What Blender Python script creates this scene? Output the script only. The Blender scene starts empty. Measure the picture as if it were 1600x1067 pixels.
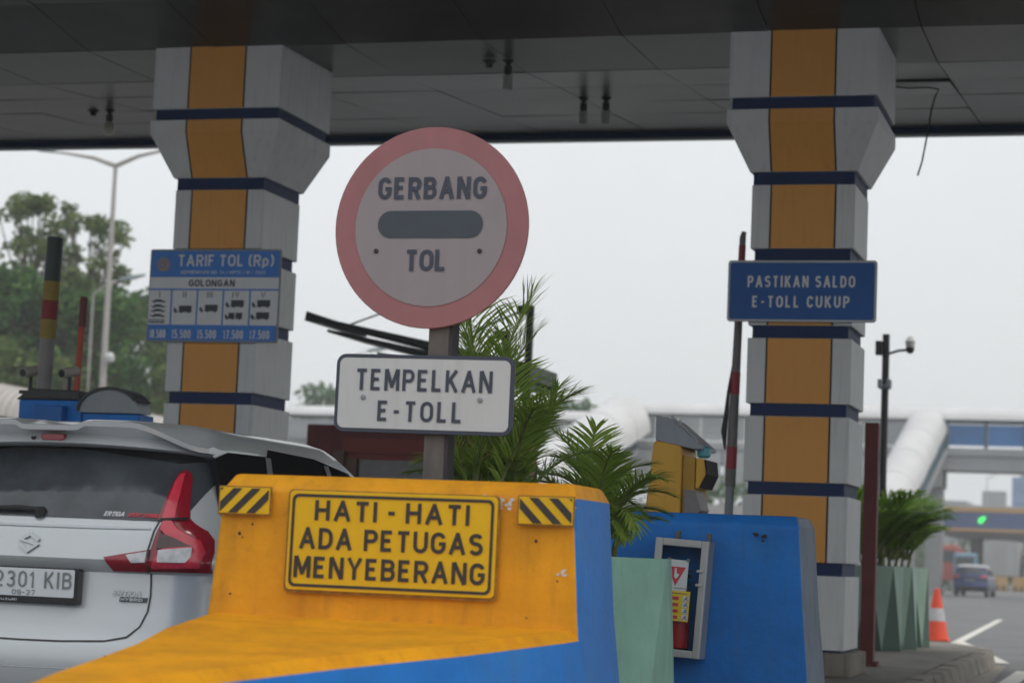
import bpy, bmesh, math, random
from mathutils import Vector, Matrix
R = math.radians
S = bpy.context.scene
COL = S.collection

# ------------------------------------------------------------------ camera
PSI, PITCH, ROLL, CAMH = 0.2884, 0.09824, 0.041, 1.10
fw = Vector((-math.sin(PSI)*math.cos(PITCH), math.cos(PSI)*math.cos(PITCH), math.sin(PITCH)))
r0 = Vector((math.cos(PSI), math.sin(PSI), 0)); u0 = r0.cross(fw)
cr = r0*math.cos(ROLL)+u0*math.sin(ROLL); cu = u0*math.cos(ROLL)-r0*math.sin(ROLL)
cam = bpy.data.cameras.new('camera'); cam_o = bpy.data.objects.new('camera', cam); COL.objects.link(cam_o)
M = Matrix((cr, cu, -fw)).transposed().to_4x4(); M.translation = (0, 0, CAMH)
cam_o.matrix_world = M
cam.sensor_width = 36; cam.lens = 36*3404/1600; cam.clip_start = 0.1; cam.clip_end = 5000
cam.dof.use_dof = True; cam.dof.focus_distance = 11.8; cam.dof.aperture_fstop = 2.7
S.camera = cam_o

# ------------------------------------------------------------------ sky, sun, exposure
SUN_EL, SUN_AZ = 50, 102          # azimuth clockwise from +Y: the sun stands to the right, a little behind
w = bpy.data.worlds.new('World'); S.world = w; w.use_nodes = True
nt = w.node_tree; nt.nodes.clear()
out = nt.nodes.new('ShaderNodeOutputWorld'); bg = nt.nodes.new('ShaderNodeBackground'); bg.inputs[1].default_value = 0.1
sky = nt.nodes.new('ShaderNodeTexSky'); sky.sky_type = 'NISHITA'; sky.sun_disc = False
sky.sun_elevation = R(SUN_EL); sky.sun_rotation = R(SUN_AZ); sky.dust_density = 6; sky.air_density = 1.2
tc = nt.nodes.new('ShaderNodeTexCoord'); sep = nt.nodes.new('ShaderNodeSeparateXYZ')
rmp = nt.nodes.new('ShaderNodeValToRGB')
e = rmp.color_ramp.elements
e[0].position = 0.0; e[0].color = (8.5, 8.8, 9.0, 1); e[1].position = 1.0; e[1].color = (13.0, 13.4, 13.9, 1)
x = rmp.color_ramp.elements.new(0.25); x.color = (9.6, 9.9, 10.05, 1)
mixs = nt.nodes.new('ShaderNodeMix'); mixs.data_type = 'RGBA'; mixs.inputs[0].default_value = 0.9
nz = nt.nodes.new('ShaderNodeTexNoise'); nz.inputs['Scale'].default_value = 2.2; nz.inputs['Detail'].default_value = 4
mr = nt.nodes.new('ShaderNodeMapRange'); mr.inputs['To Min'].default_value = 0.9; mr.inputs['To Max'].default_value = 1.1
mul = nt.nodes.new('ShaderNodeMix'); mul.data_type = 'RGBA'; mul.blend_type = 'MULTIPLY'; mul.inputs[0].default_value = 1
L = nt.links.new
L(tc.outputs['Generated'], sep.inputs[0]); L(sep.outputs['Z'], rmp.inputs[0])
L(tc.outputs['Generated'], nz.inputs['Vector']); L(nz.outputs[0], mr.inputs[0])
L(sky.outputs[0], mixs.inputs[6]); L(rmp.outputs[0], mixs.inputs[7])
L(mixs.outputs[2], mul.inputs[6]); L(mr.outputs[0], mul.inputs[7])
L(mul.outputs[2], bg.inputs[0]); L(bg.outputs[0], out.inputs[0])
sun = bpy.data.lights.new('sun', 'SUN'); sun.energy = 1.0; sun.angle = R(14); sun.color = (1, .93, .82)
so = bpy.data.objects.new('sun', sun); COL.objects.link(so)
az = R(SUN_AZ); sd = Vector((math.sin(az)*math.cos(R(SUN_EL)), math.cos(az)*math.cos(R(SUN_EL)), math.sin(R(SUN_EL))))
so.rotation_euler = sd.to_track_quat('Z', 'Y').to_euler()
S.view_settings.view_transform = 'Standard'; S.view_settings.look = 'None'; S.view_settings.exposure = 0.0
S.render.engine = 'CYCLES'
S.cycles.max_bounces = 8; S.cycles.volume_bounces = 0

# ------------------------------------------------------------------ materials
def mat(name, col, rough=.6, metal=0., var=.12, scale=5., bump=.0, spec=.5, streak=0., dirt=None, dirt_amt=.0, coat=0., emit=None, patch=None, stretch=(1, 1, 1), bscale=60):
    m = bpy.data.materials.new(name); m.use_nodes = True
    n = m.node_tree; b = n.nodes['Principled BSDF']; lk = n.links.new
    tcn = n.nodes.new('ShaderNodeTexCoord'); mp = n.nodes.new('ShaderNodeMapping'); mp.inputs['Scale'].default_value = stretch
    lk(tcn.outputs['Object'], mp.inputs[0])
    a = n.nodes.new('ShaderNodeTexNoise'); a.inputs['Scale'].default_value = scale; a.inputs['Detail'].default_value = 6; a.inputs['Roughness'].default_value = .6
    lk(mp.outputs[0], a.inputs['Vector'])
    r = n.nodes.new('ShaderNodeValToRGB'); r.color_ramp.elements[0].position = .3; r.color_ramp.elements[1].position = .7
    r.color_ramp.elements[0].color = tuple(max(0, c*(1-var)) for c in col)+(1,)
    r.color_ramp.elements[1].color = tuple(min(1, c*(1+var*.7)) for c in col)+(1,)
    lk(a.outputs[0], r.inputs[0]); cur = r.outputs[0]
    def over(src, amount, dcol, lo, hi):
        nonlocal cur
        mr_ = n.nodes.new('ShaderNodeMapRange'); mr_.inputs['From Min'].default_value = lo; mr_.inputs['From Max'].default_value = hi
        mr_.inputs['To Max'].default_value = amount
        lk(src, mr_.inputs[0]); mx = n.nodes.new('ShaderNodeMix'); mx.data_type = 'RGBA'
        lk(mr_.outputs[0], mx.inputs[0]); lk(cur, mx.inputs[6]); mx.inputs[7].default_value = tuple(dcol)+(1,); cur = mx.outputs[2]
    if patch:
        pn = n.nodes.new('ShaderNodeTexNoise'); pn.inputs['Scale'].default_value = patch[0]; pn.inputs['Detail'].default_value = 9; pn.inputs['Roughness'].default_value = .75
        lk(tcn.outputs['Object'], pn.inputs['Vector']); over(pn.outputs[0], patch[2], patch[1], .5, .66)
    d = dirt or tuple(c*.35 for c in col)
    if streak:
        mp2 = n.nodes.new('ShaderNodeMapping'); mp2.inputs['Scale'].default_value = (9, 9, .7); lk(tcn.outputs['Object'], mp2.inputs[0])
        s2 = n.nodes.new('ShaderNodeTexNoise'); s2.inputs['Scale'].default_value = 2.2; s2.inputs['Detail'].default_value = 4
        lk(mp2.outputs[0], s2.inputs['Vector']); over(s2.outputs[0], streak, d, .52, .8)
    if dirt_amt:
        s3 = n.nodes.new('ShaderNodeTexNoise'); s3.inputs['Scale'].default_value = 14; s3.inputs['Detail'].default_value = 8; s3.inputs['Roughness'].default_value = .7
        lk(tcn.outputs['Object'], s3.inputs['Vector']); over(s3.outputs[0], dirt_amt, d, .58, .72)
    lk(cur, b.inputs['Base Color'])
    b.inputs['Roughness'].default_value = rough; b.inputs['Metallic'].default_value = metal; b.inputs['Specular IOR Level'].default_value = spec
    b.inputs['Coat Weight'].default_value = coat; b.inputs['Coat Roughness'].default_value = .08
    if bump:
        bt = n.nodes.new('ShaderNodeTexNoise'); bt.inputs['Scale'].default_value = bscale; bt.inputs['Detail'].default_value = 5
        lk(tcn.outputs['Object'], bt.inputs['Vector'])
        bp = n.nodes.new('ShaderNodeBump'); bp.inputs['Strength'].default_value = bump; bp.inputs['Distance'].default_value = .01
        lk(bt.outputs[0], bp.inputs['Height']); lk(bp.outputs[0], b.inputs['Normal'])
    if emit:
        b.inputs['Emission Color'].default_value = tuple(emit[0])+(1,); b.inputs['Emission Strength'].default_value = emit[1]
    return m

def leafmat(name, cols, rough=.55, trans=.25):
    m = bpy.data.materials.new(name); m.use_nodes = True
    n = m.node_tree; b = n.nodes['Principled BSDF']; lk = n.links.new; o = n.nodes['Material Output']
    g = n.nodes.new('ShaderNodeNewGeometry'); r = n.nodes.new('ShaderNodeValToRGB')
    el = r.color_ramp.elements
    for i, c in enumerate(cols):
        p = i/(len(cols)-1)
        if i == 0: q = el[0]
        elif i == len(cols)-1: q = el[-1]
        else: q = el.new(p)
        q.position = p; q.color = tuple(c)+(1,)
    tcn = n.nodes.new('ShaderNodeTexCoord'); a = n.nodes.new('ShaderNodeTexNoise'); a.inputs['Scale'].default_value = .45; a.inputs['Detail'].default_value = 3
    lk(tcn.outputs['Object'], a.inputs['Vector'])
    ma = n.nodes.new('ShaderNodeMath'); ma.operation = 'MULTIPLY_ADD'; ma.inputs[1].default_value = .45
    mb_ = n.nodes.new('ShaderNodeMapRange'); mb_.inputs['From Min'].default_value = .3; mb_.inputs['From Max'].default_value = .7; mb_.inputs['To Max'].default_value = .55
    lk(a.outputs[0], mb_.inputs[0]); lk(g.outputs['Random Per Island'], ma.inputs[0]); lk(mb_.outputs[0], ma.inputs[2])
    lk(ma.outputs[0], r.inputs[0]); lk(r.outputs[0], b.inputs['Base Color']); b.inputs['Roughness'].default_value = rough; b.inputs['Specular IOR Level'].default_value = .15
    t = n.nodes.new('ShaderNodeBsdfTranslucent'); lk(r.outputs[0], t.inputs[0])
    mx = n.nodes.new('ShaderNodeMixShader'); mx.inputs[0].default_value = trans
    lk(b.outputs[0], mx.inputs[1]); lk(t.outputs[0], mx.inputs[2]); lk(mx.outputs[0], o.inputs[0])
    return m

def glassmat(name, col=(.9, .95, .95), alpha=.25):
    m = bpy.data.materials.new(name); m.use_nodes = True
    n = m.node_tree; b = n.nodes['Principled BSDF']; lk = n.links.new; o = n.nodes['Material Output']
    b.inputs['Base Color'].default_value = (.02, .03, .03, 1); b.inputs['Roughness'].default_value = .05
    a = n.nodes.new('ShaderNodeTexNoise'); a.inputs['Scale'].default_value = 3
    mr_ = n.nodes.new('ShaderNodeMapRange'); mr_.inputs['To Min'].default_value = alpha*.8; mr_.inputs['To Max'].default_value = alpha*1.2
    t = n.nodes.new('ShaderNodeBsdfTransparent'); t.inputs[0].default_value = tuple(col)+(1,)
    mx = n.nodes.new('ShaderNodeMixShader'); lk(a.outputs[0], mr_.inputs[0]); lk(mr_.outputs[0], mx.inputs[0])
    lk(t.outputs[0], mx.inputs[1]); lk(b.outputs[0], mx.inputs[2]); lk(mx.outputs[0], o.inputs[0])
    return m

m_asphalt = mat('asphalt', (.135, .137, .138), .85, var=.18, scale=.6, bump=.3, bscale=40, dirt=(.06, .06, .06), dirt_amt=.25)
m_island = mat('island_concrete', (.20, .185, .165), .9, var=.3, scale=1.6, bump=.4, dirt=(.06, .055, .05), dirt_amt=.6)
m_kerb = mat('kerb_concrete', (.27, .245, .21), .9, var=.3, scale=3, bump=.4, dirt=(.04, .04, .038), dirt_amt=.5, streak=.6)
m_mark = mat('road_paint', (.62, .60, .55), .8, var=.12, scale=4, dirt=(.25, .25, .24), dirt_amt=.4)
m_yel = mat('yellow_barrier_paint', (.70, .305, .004), .6, spec=.3, var=.2, scale=3.2, bump=.35, bscale=22, streak=.38, dirt=(.27, .125, .02), dirt_amt=.35, patch=(2.3, (.56, .20, .006), .7))
m_blu = mat('blue_barrier_paint', (.010, .175, .58), .55, var=.16, scale=3, spec=.3, bump=.35, bscale=22, streak=.35, dirt=(.05, .12, .28), dirt_amt=.3, patch=(2.6, (.03, .19, .50), .6))
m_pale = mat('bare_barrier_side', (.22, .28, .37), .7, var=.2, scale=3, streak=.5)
m_grime = mat('grimy_adhesive', (.30, .15, .02), .8, var=.5, scale=18, dirt=(.10, .07, .05), dirt_amt=.7)
m_chip = mat('chipped_paint', (.62, .60, .58), .8, var=.2, scale=30)
m_signy = mat('yellow_sign_sheet', (.72, .44, .004), .5, spec=.3, var=.06, scale=2, streak=.12, dirt=(.4, .22, .02), dirt_amt=.08)
m_black = mat('black_lettering', (.03, .025, .024), .6, var=.2, scale=20)
m_signw = mat('white_sign_sheet', (.60, .615, .625), .5, var=.05, scale=2.5, streak=.3, dirt=(.36, .36, .36), dirt_amt=.06)
m_faded = mat('faded_white_sheet', (.33, .29, .305), .5, spec=.3, var=.06, scale=3, streak=.25, dirt=(.25, .23, .24))
m_fred = mat('faded_red_sheet', (.38, .165, .175), .5, spec=.3, var=.1, scale=4, streak=.2, dirt=(.33, .11, .12))
m_slate = mat('slate_lettering', (.045, .055, .085), .5, var=.1, scale=10)
m_slate2 = mat('slate_bar', (.052, .066, .088), .5, var=.08, scale=5)
m_post = mat('rusty_brown_post', (.135, .118, .108), .75, var=.3, scale=6, streak=.5, dirt=(.05, .04, .035), stretch=(1, 1, .4))
m_postd = mat('dark_post_edge', (.045, .036, .045), .7, var=.2, scale=6)
m_blue = mat('blue_sign_sheet', (.018, .125, .42), .5, var=.06, scale=3, spec=.3, streak=.1)
m_blue2 = mat('bright_blue_sign_sheet', (.07, .26, .75), .5, var=.05, scale=3, spec=.3, streak=.1)
m_tarw = mat('tariff_white', (.80, .82, .84), .5, var=.05, scale=6)
m_tard = mat('tariff_dark', (.06, .07, .09), .6, var=.05, scale=6)
m_gold = mat('emblem_gold', (.55, .36, .12), .5, var=.1, scale=20)
m_clad = mat('white_cladding', (.73, .75, .765), .5, var=.07, scale=1.5, streak=.28, dirt=(.26, .27, .27), spec=.4)
m_oran = mat('orange_cladding', (.84, .385, .08), .5, var=.06, scale=1.2, streak=.15, spec=.4)
m_band = mat('navy_band', (.011, .033, .115), .6, var=.12, scale=3, spec=.25)
m_joint = mat('panel_joint', (.02, .018, .018), .8)
m_ceil = mat('ceiling_panel_metal', (.045, .044, .045), .34, var=.4, scale=.9, metal=0., spec=.26, streak=.0, dirt=(.03, .028, .025), dirt_amt=.3, patch=(.7, (.085, .078, .07), .6))
m_ceilb = mat('ceiling_void', (.02, .02, .02), .9)
m_roof = mat('canopy_roof', (.25, .26, .27), .7)
m_mint = mat('mint_planter_paint', (.31, .56, .45), .7, var=.12, scale=4, bump=.3, bscale=22, streak=.4, dirt=(.19, .33, .26), dirt_amt=.25, patch=(3, (.26, .46, .40), .5))
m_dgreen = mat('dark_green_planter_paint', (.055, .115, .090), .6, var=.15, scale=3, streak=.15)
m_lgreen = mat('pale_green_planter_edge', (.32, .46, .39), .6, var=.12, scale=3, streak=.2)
m_soil = mat('soil', (.06, .045, .03), .95, var=.4, scale=20, bump=.6)
m_alu = mat('aluminium_frame', (.50, .50, .50), .4, metal=.35, var=.08, scale=6)
m_exred = mat('extinguisher_red', (.60, .02, .025), .3, var=.1, scale=6)
m_white = mat('white_card', (.62, .66, .68), .5, var=.04)
m_redp = mat('red_print', (.55, .05, .07), .5, var=.06)
m_stick = mat('yellow_sticker', (.75, .55, .03), .45, var=.06)
m_greyp = mat('grey_print', (.18, .2, .2), .6)
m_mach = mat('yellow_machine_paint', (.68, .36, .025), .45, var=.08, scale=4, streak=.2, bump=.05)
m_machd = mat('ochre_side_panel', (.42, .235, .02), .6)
m_capg = mat('grey_metal_cap', (.27, .30, .34), .5, var=.08, scale=5, streak=.2)
m_screen = mat('reader_face_black', (.01, .011, .016), .7, spec=.1, var=.1)
m_teal = mat('teal_lens', (.05, .35, .42), .25)
m_boom = mat('grey_boom', (.21, .195, .20), .55, var=.12, scale=8)
m_boomr = mat('red_reflector', (.36, .03, .05), .5, var=.1)
m_maroon = mat('maroon_paint', (.16, .026, .030), .6, var=.2, scale=4, streak=.2)
m_redtrim = mat('red_trim', (.24, .035, .025), .55, var=.15)
m_booth = mat('booth_brown', (.15, .085, .07), .7, var=.2)
m_dsteel = mat('dark_green_steel', (.018, .034, .032), .5, var=.2)
m_cctv = mat('cctv_black', (.016, .018, .02), .5)
m_cctvw = mat('cctv_white', (.5, .5, .5), .4)
m_bandy = mat('shaded_yellow_band', (.27, .20, .04), .7, var=.2, scale=8)  # yellow darkened: the pole's shade is put into the colour
m_bandr = mat('shaded_red_band', (.22, .02, .03), .7, var=.2, scale=8)  # red of the same pole, also darkened to carry its shade
m_cone = mat('cone_orange', (.72, .07, .022), .5, var=.1)
m_conew = mat('cone_reflective', (.45, .45, .47), .5, var=.2, scale=14)
m_silver = mat('silver_car_paint', (.52, .55, .565), .28, metal=.25, var=.03, scale=2, coat=.6)
m_silverd = mat('silver_trim', (.40, .42, .44), .25, metal=.8, var=.03)
m_glass = mat('tinted_glass', (.050, .058, .066), .08, var=.4, scale=5, spec=.55)
m_sglass = mat('dark_side_glass', (.012, .012, .014), .3, var=.2, scale=4, spec=.0)
m_cblack = mat('gloss_black', (.012, .012, .014), .22, var=.1)
m_rubber = mat('rubber', (.02, .02, .02), .8)
m_lred = mat('lamp_red', (.26, .008, .02), .12, var=.2, scale=14, coat=.5)
m_lred2 = mat('lamp_bright_red', (.62, .035, .065), .2, var=.15, scale=20, coat=.5)
m_ldark = mat('lamp_dark_red', (.05, .005, .01), .15, var=.2, scale=20, coat=.5)
m_lclear = mat('lamp_clear', (.55, .56, .58), .15, var=.35, scale=22, coat=.5)
m_plate = mat('plate_white', (.60, .63, .65), .5, var=.04)
m_car2 = mat('blue_car_paint', (.012, .035, .13), .3, metal=.2, coat=.5)
m_car2r = mat('pale_roof_paint', (.45, .47, .48), .35, coat=.5)
m_lampp = mat('galvanised_pole', (.38, .36, .34), .6, var=.1, scale=3)
m_lamph = mat('lamp_head_grey', (.28, .34, .36), .5)
m_tube = mat('white_tube_sheet', (.58, .58, .58), .5, var=.1, scale=.6, streak=.25, dirt=(.4, .39, .38))
m_tubeb = mat('beige_corrugated', (.44, .41, .38), .7, var=.08, scale=.7)
m_bconc = mat('bridge_concrete', (.34, .35, .36), .8, var=.15, scale=.4, streak=.3)
m_bwin = mat('bridge_blue_glass', (.04, .17, .42), .25, var=.25, scale=.5)
m_bsteel = mat('bridge_steel', (.05, .10, .13), .6)
m_lattice = mat('bridge_mesh_panel', (.36, .38, .39), .7, var=.12, scale=.9)
m_porange = mat('plaza_orange', (.40, .24, .08), .6)
m_pnavy = mat('plaza_navy', (.03, .07, .19), .5)
m_psoff = mat('plaza_soffit', (.05, .055, .06), .7)
m_led = mat('green_led', (.0, .3, .05), .5, emit=((.05, 1, .15), 1.4))
m_trk = mat('truck_box_grey', (.36, .37, .37), .6, var=.1, scale=1.0, streak=.3)
m_redk = mat('red_truck_cab', (.42, .06, .035), .5)
m_bl = mat('pale_blue_cab', (.16, .30, .42), .5)
m_btower = mat('blue_glass_tower', (.13, .25, .45), .3, var=.15, scale=.08)
m_bgrey = mat('grey_building', (.30, .31, .32), .8, var=.12, scale=.15)
m_wall = mat('pale_wall', (.42, .41, .40), .85, var=.12, scale=.5, streak=.25)
m_bark = mat('bark', (.13, .10, .075), .9, var=.3, scale=3, bump=.5, bscale=12)
m_stem = mat('palm_stem', (.16, .20, .05), .6, var=.25, scale=12)
m_bulb = mat('bulb_glass', (.42, .43, .42), .25)
m_bulby = mat('milky_bulb', (.62, .60, .50), .3)
m_sock = mat('lamp_socket', (.02, .02, .022), .5)
lf_palm = leafmat('palm_leaf', [(.11, .19, .025), (.23, .37, .05), (.40, .53, .10), (.58, .64, .20)], .5, .5)
lf_bush = leafmat('bush_leaf', [(.09, .19, .02), (.18, .33, .035), (.33, .44, .07)], .5, .45)
lf_dark = leafmat('dark_tree_leaf', [(.015, .05, .014), (.035, .105, .022), (.075, .165, .03), (.14, .22, .05)], .6, .2)
lf_olive = leafmat('olive_tree_leaf', [(.035, .065, .014), (.075, .13, .025), (.14, .20, .05), (.19, .17, .07)], .6, .25)
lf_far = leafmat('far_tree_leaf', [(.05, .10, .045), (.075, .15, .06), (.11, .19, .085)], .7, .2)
lf_flower = leafmat('rust_blossom', [(.13, .07, .05), (.20, .11, .08), (.26, .16, .12)], .7, .2)

# ------------------------------------------------------------------ mesh helpers
class MB:
    def __init__(s): s.v = []; s.f = []; s.m = []
    def add(s, vs, fs, mi=0):
        o = len(s.v); s.v += [tuple(p) for p in vs]
        for f in fs: s.f.append(tuple(i+o for i in f)); s.m.append(mi)
    def box(s, x0, x1, y0, y1, z0, z1, mi=0):
        s.add([(x0, y0, z0), (x1, y0, z0), (x1, y1, z0), (x0, y1, z0), (x0, y0, z1), (x1, y0, z1), (x1, y1, z1), (x0, y1, z1)],
              [(0, 1, 5, 4), (1, 2, 6, 5), (2, 3, 7, 6), (3, 0, 4, 7), (4, 5, 6, 7), (3, 2, 1, 0)], mi)
    def loft(s, loops, mi=0, caps=True, closed=True):
        n = len(loops[0]); o = len(s.v)
        for l in loops: s.v += [tuple(p) for p in l]
        for k in range(len(loops)-1):
            for i in range(n if closed else n-1):
                j = (i+1) % n
                s.f.append((o+k*n+i, o+k*n+j, o+(k+1)*n+j, o+(k+1)*n+i)); s.m.append(mi)
        if caps and closed:
            s.f.append(tuple(o+i for i in range(n))[::-1]); s.m.append(mi)
            s.f.append(tuple(o+(len(loops)-1)*n+i for i in range(n))); s.m.append(mi)
    def prism_y(s, pts, y0, y1, mi=0):      # polygon in x,z pushed along y
        s.loft([[(x, y0, z) for x, z in pts], [(x, y1, z) for x, z in pts]], mi)
    def prism_z(s, pts, z0, z1, mi=0):
        s.loft([[(x, y, z0) for x, y in pts], [(x, y, z1) for x, y in pts]], mi)
    def prism_x(s, pts, x0, x1, mi=0):      # polygon in y,z pushed along x
        s.loft([[(x0, y, z) for y, z in pts], [(x1, y, z) for y, z in pts]], mi)
    def tube(s, pts, r, n=8, mi=0, caps=True):
        pts = [Vector(p) for p in pts]; rs = r if isinstance(r, (list, tuple)) else [r]*len(pts)
        loops = []; ref = Vector((0.31, 0.17, 0.93))
        for i, p in enumerate(pts):
            t = (pts[min(i+1, len(pts)-1)]-pts[max(i-1, 0)]).normalized()
            if abs(t.dot(ref)) > .97: ref = Vector((.9, .3, .1))
            a = t.cross(ref).normalized(); b = t.cross(a).normalized()
            loops.append([p+(a*math.cos(2*math.pi*k/n)+b*math.sin(2*math.pi*k/n))*rs[i] for k in range(n)])
        s.loft(loops, mi, caps)
    def lathe(s, prof, c=(0, 0, 0), n=16, mi=0, caps=True):   # (r, z) profile round the z axis
        s.loft([[(c[0]+r*math.cos(2*math.pi*k/n), c[1]+r*math.sin(2*math.pi*k/n), c[2]+z) for k in range(n)] for r, z in prof], mi, caps)
    def poly(s, pts, y, mi=0): s.add([(x, y, z) for x, z in pts], [tuple(range(len(pts)))], mi)
    def build(s, name, mats, parent=None, smooth=False, bevel=0., angle=35, seg=2):
        me = bpy.data.meshes.new(name); me.from_pydata(s.v, [], s.f)
        for m_ in (mats if isinstance(mats, (list, tuple)) else [mats]): me.materials.append(m_)
        me.polygons.foreach_set('material_index', s.m)
        bm = bmesh.new(); bm.from_mesh(me); bmesh.ops.recalc_face_normals(bm, faces=bm.faces)
        if smooth:
            for f in bm.faces: f.smooth = True
            for ed in bm.edges:
                if len(ed.link_faces) == 2 and ed.calc_face_angle(0) > R(angle): ed.smooth = False
        bm.to_mesh(me); bm.free()
        o = bpy.data.objects.new(name, me); COL.objects.link(o)
        if parent: o.parent = parent
        if bevel:
            bv = o.modifiers.new('bevel', 'BEVEL'); bv.width = bevel; bv.segments = seg; bv.limit_method = 'ANGLE'; bv.angle_limit = R(40)
        return o

def tag(o, label=None, cat=None, group=None, kind=None):
    if label: o['label'] = label
    if cat: o['category'] = cat
    if group: o['group'] = group
    if kind: o['kind'] = kind
    return o
def thing(name, label, cat, loc=(0, 0, 0), rot=(0, 0, 0), group=None):
    o = bpy.data.objects.new(name, None); COL.objects.link(o); o.location = loc; o.rotation_euler = rot
    return tag(o, label, cat, group)
def copy_tree(o, parent=None):
    c = o.copy(); COL.objects.link(c)
    if parent: c.parent = parent
    for ch in [q for q in bpy.data.objects if q.parent == o]: copy_tree(ch, c)
    return c

def rrect(x0, x1, z0, z1, r, n=6):
    pts = []
    for cx, cz, a in ((x1-r, z0+r, -90), (x1-r, z1-r, 0), (x0+r, z1-r, 90), (x0+r, z0+r, 180)):
        for k in range(n+1):
            t = R(a+90*k/n); pts.append((cx+r*math.cos(t), cz+r*math.sin(t)))
    return pts
def ring(mb, outer, inner, y, mi=0):
    n = len(outer); mb.add([(x, y, z) for x, z in outer]+[(x, y, z) for x, z in inner], [(i, (i+1) % n, n+(i+1) % n, n+i) for i in range(n)], mi)
def circ(cx, cz, r, n=48, a0=0): return [(cx+r*math.cos(2*math.pi*k/n+a0), cz+r*math.sin(2*math.pi*k/n+a0)) for k in range(n)]

# ------------------------------------------------------------------ stroke lettering
def arc(cx, cy, rx, ry, a0, a1, n=9): return [(cx+rx*math.cos(R(a0+(a1-a0)*k/n)), cy+ry*math.sin(R(a0+(a1-a0)*k/n))) for k in range(n+1)]
OV = [(0, .32)]+arc(.5, .68, .5, .32, 180, 0, 12)+arc(.5, .32, .5, .32, 0, -180, 12)[:-1]
G = {
 'A': (.78, [[(0, -.05), (.53, 1.04)], [(1, -.05), (.47, 1.04)], [(.16, .30), (.84, .30)]]),
 'B': (.62, [[(0, -.06), (0, 1.06)], [(0, 1), (.55, 1)]+arc(.55, .77, .38, .23, 90, -90)+[(0, .54)], [(.5, .54)]+arc(.58, .27, .42, .27, 90, -90)+[(0, 0)]]),
 'C': (.62, [arc(.5, .68, .5, .32, 15, 180, 10)+arc(.5, .32, .5, .32, 180, 345, 10)]),
 'D': (.64, [[(0, -.06), (0, 1.06)], [(0, 1), (.42, 1)]+arc(.42, .6, .58, .4, 90, 0, 7)+arc(.42, .4, .58, .4, 0, -90, 7)+[(0, 0)]]),
 'E': (.54, [[(1, 1), (0, 1), (0, 0), (1, 0)], [(0, .52), (.85, .52)]]),
 'F': (.52, [[(1, 1), (0, 1), (0, -.06)], [(0, .5), (.82, .5)]]),
 'G': (.66, [arc(.5, .68, .5, .32, 20, 180, 10)+arc(.5, .32, .5, .32, 180, 360, 10)+[(1, .46), (.55, .46)]]),
 'H': (.64, [[(0, -.06), (0, 1.06)], [(1, -.06), (1, 1.06)], [(0, .52), (1, .52)]]),
 'I': (.01, [[(0, -.06), (0, 1.06)]]),
 'K': (.64, [[(0, -.06), (0, 1.06)], [(.95, 1.04), (0, .36)], [(.32, .58), (1, -.04)]]),
 'L': (.52, [[(0, 1.06), (0, 0), (1, 0)]]),
 'M': (.80, [[(0, -.06), (0, 1.06)], [(1, -.06), (1, 1.06)], [(.03, 1.04), (.53, .08)], [(.97, 1.04), (.47, .08)]]),
 'N': (.66, [[(0, -.06), (0, 1.06)], [(1, -.06), (1, 1.06)], [(.03, 1.04), (.97, -.04)]]),
 'O': (.68, [OV+['c']]),
 'P': (.60, [[(0, -.06), (0, 1.06)], [(0, 1), (.52, 1)]+arc(.58, .73, .42, .27, 90, -90)+[(0, .46)]]),
 'R': (.62, [[(0, -.06), (0, 1.06)], [(0, 1), (.52, 1)]+arc(.58, .73, .42, .27, 90, -90)+[(0, .46)], [(.5, .46), (1, -.05)]]),
 'S': (.60, [arc(.5, .765, .5, .235, 25, 180, 9)+arc(.5, .765, .5, .235, 180, 270, 5)[1:]+arc(.5, .265, .5, .265, 90, 0, 5)+arc(.5, .265, .5, .265, 0, -155, 9)[1:]]),
 'T': (.60, [[(-.06, 1), (1.06, 1)], [(.5, 1), (.5, -.06)]]),
 'U': (.64, [[(0, 1.06), (0, .32)]+arc(.5, .32, .5, .32, 180, 360, 12)+[(1, 1.06)]]),
 'V': (.74, [[(0, 1.04), (.5, 0), (1, 1.04)]]),
 'Y': (.72, [[(0, 1.04), (.5, .45), (1, 1.04)], [(.5, .48), (.5, -.06)]]),
 'Z': (.60, [[(0, 1), (1, 1), (0, 0), (1, 0)]]),
 '0': (.56, [OV+['c']]),
 '1': (.22, [[(-.2, .78), (.8, 1.0), (.8, -.06)]]),
 '2': (.58, [arc(.5, .7, .5, .3, 165, 0, 9)+[(.9, .5), (0, 0), (1.05, 0)]]),
 '3': (.58, [arc(.5, .765, .46, .235, 155, -90, 11)+arc(.5, .265, .5, .265, 90, -155, 11)]),
 '4': (.62, [[(.72, -.06), (.72, 1), (0, .28), (1.05, .28)]]),
 '5': (.58, [[(.92, 1), (.08, 1), (.03, .52)]+arc(.48, .31, .52, .31, 130, -150, 12)]),
 '7': (.56, [[(-.04, 1), (1, 1), (.35, -.05)]]),
 '9': (.56, [arc(.5, .7, .5, .3, 0, 360, 14), [(1, .7), (1, .3)]+arc(.5, .28, .5, .28, 0, -150, 9)]),
 '-': (.36, [[(0, .46), (1, .46)]]),
 '.': (.03, [[(0, -.05), (0, .06)]]),
 '/': (.46, [[(0, -.06), (1, 1.06)]]),
 '(': (.22, [[(1, 1.1), (.1, .8), (.1, .2), (1, -.1)]]),
 ')': (.22, [[(0, 1.1), (.9, .8), (.9, .2), (0, -.1)]]),
 'p': (.52, [[(0, -.3), (0, .68)], arc(.5, .34, .5, .34, 180, 540, 14)]),
}
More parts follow.
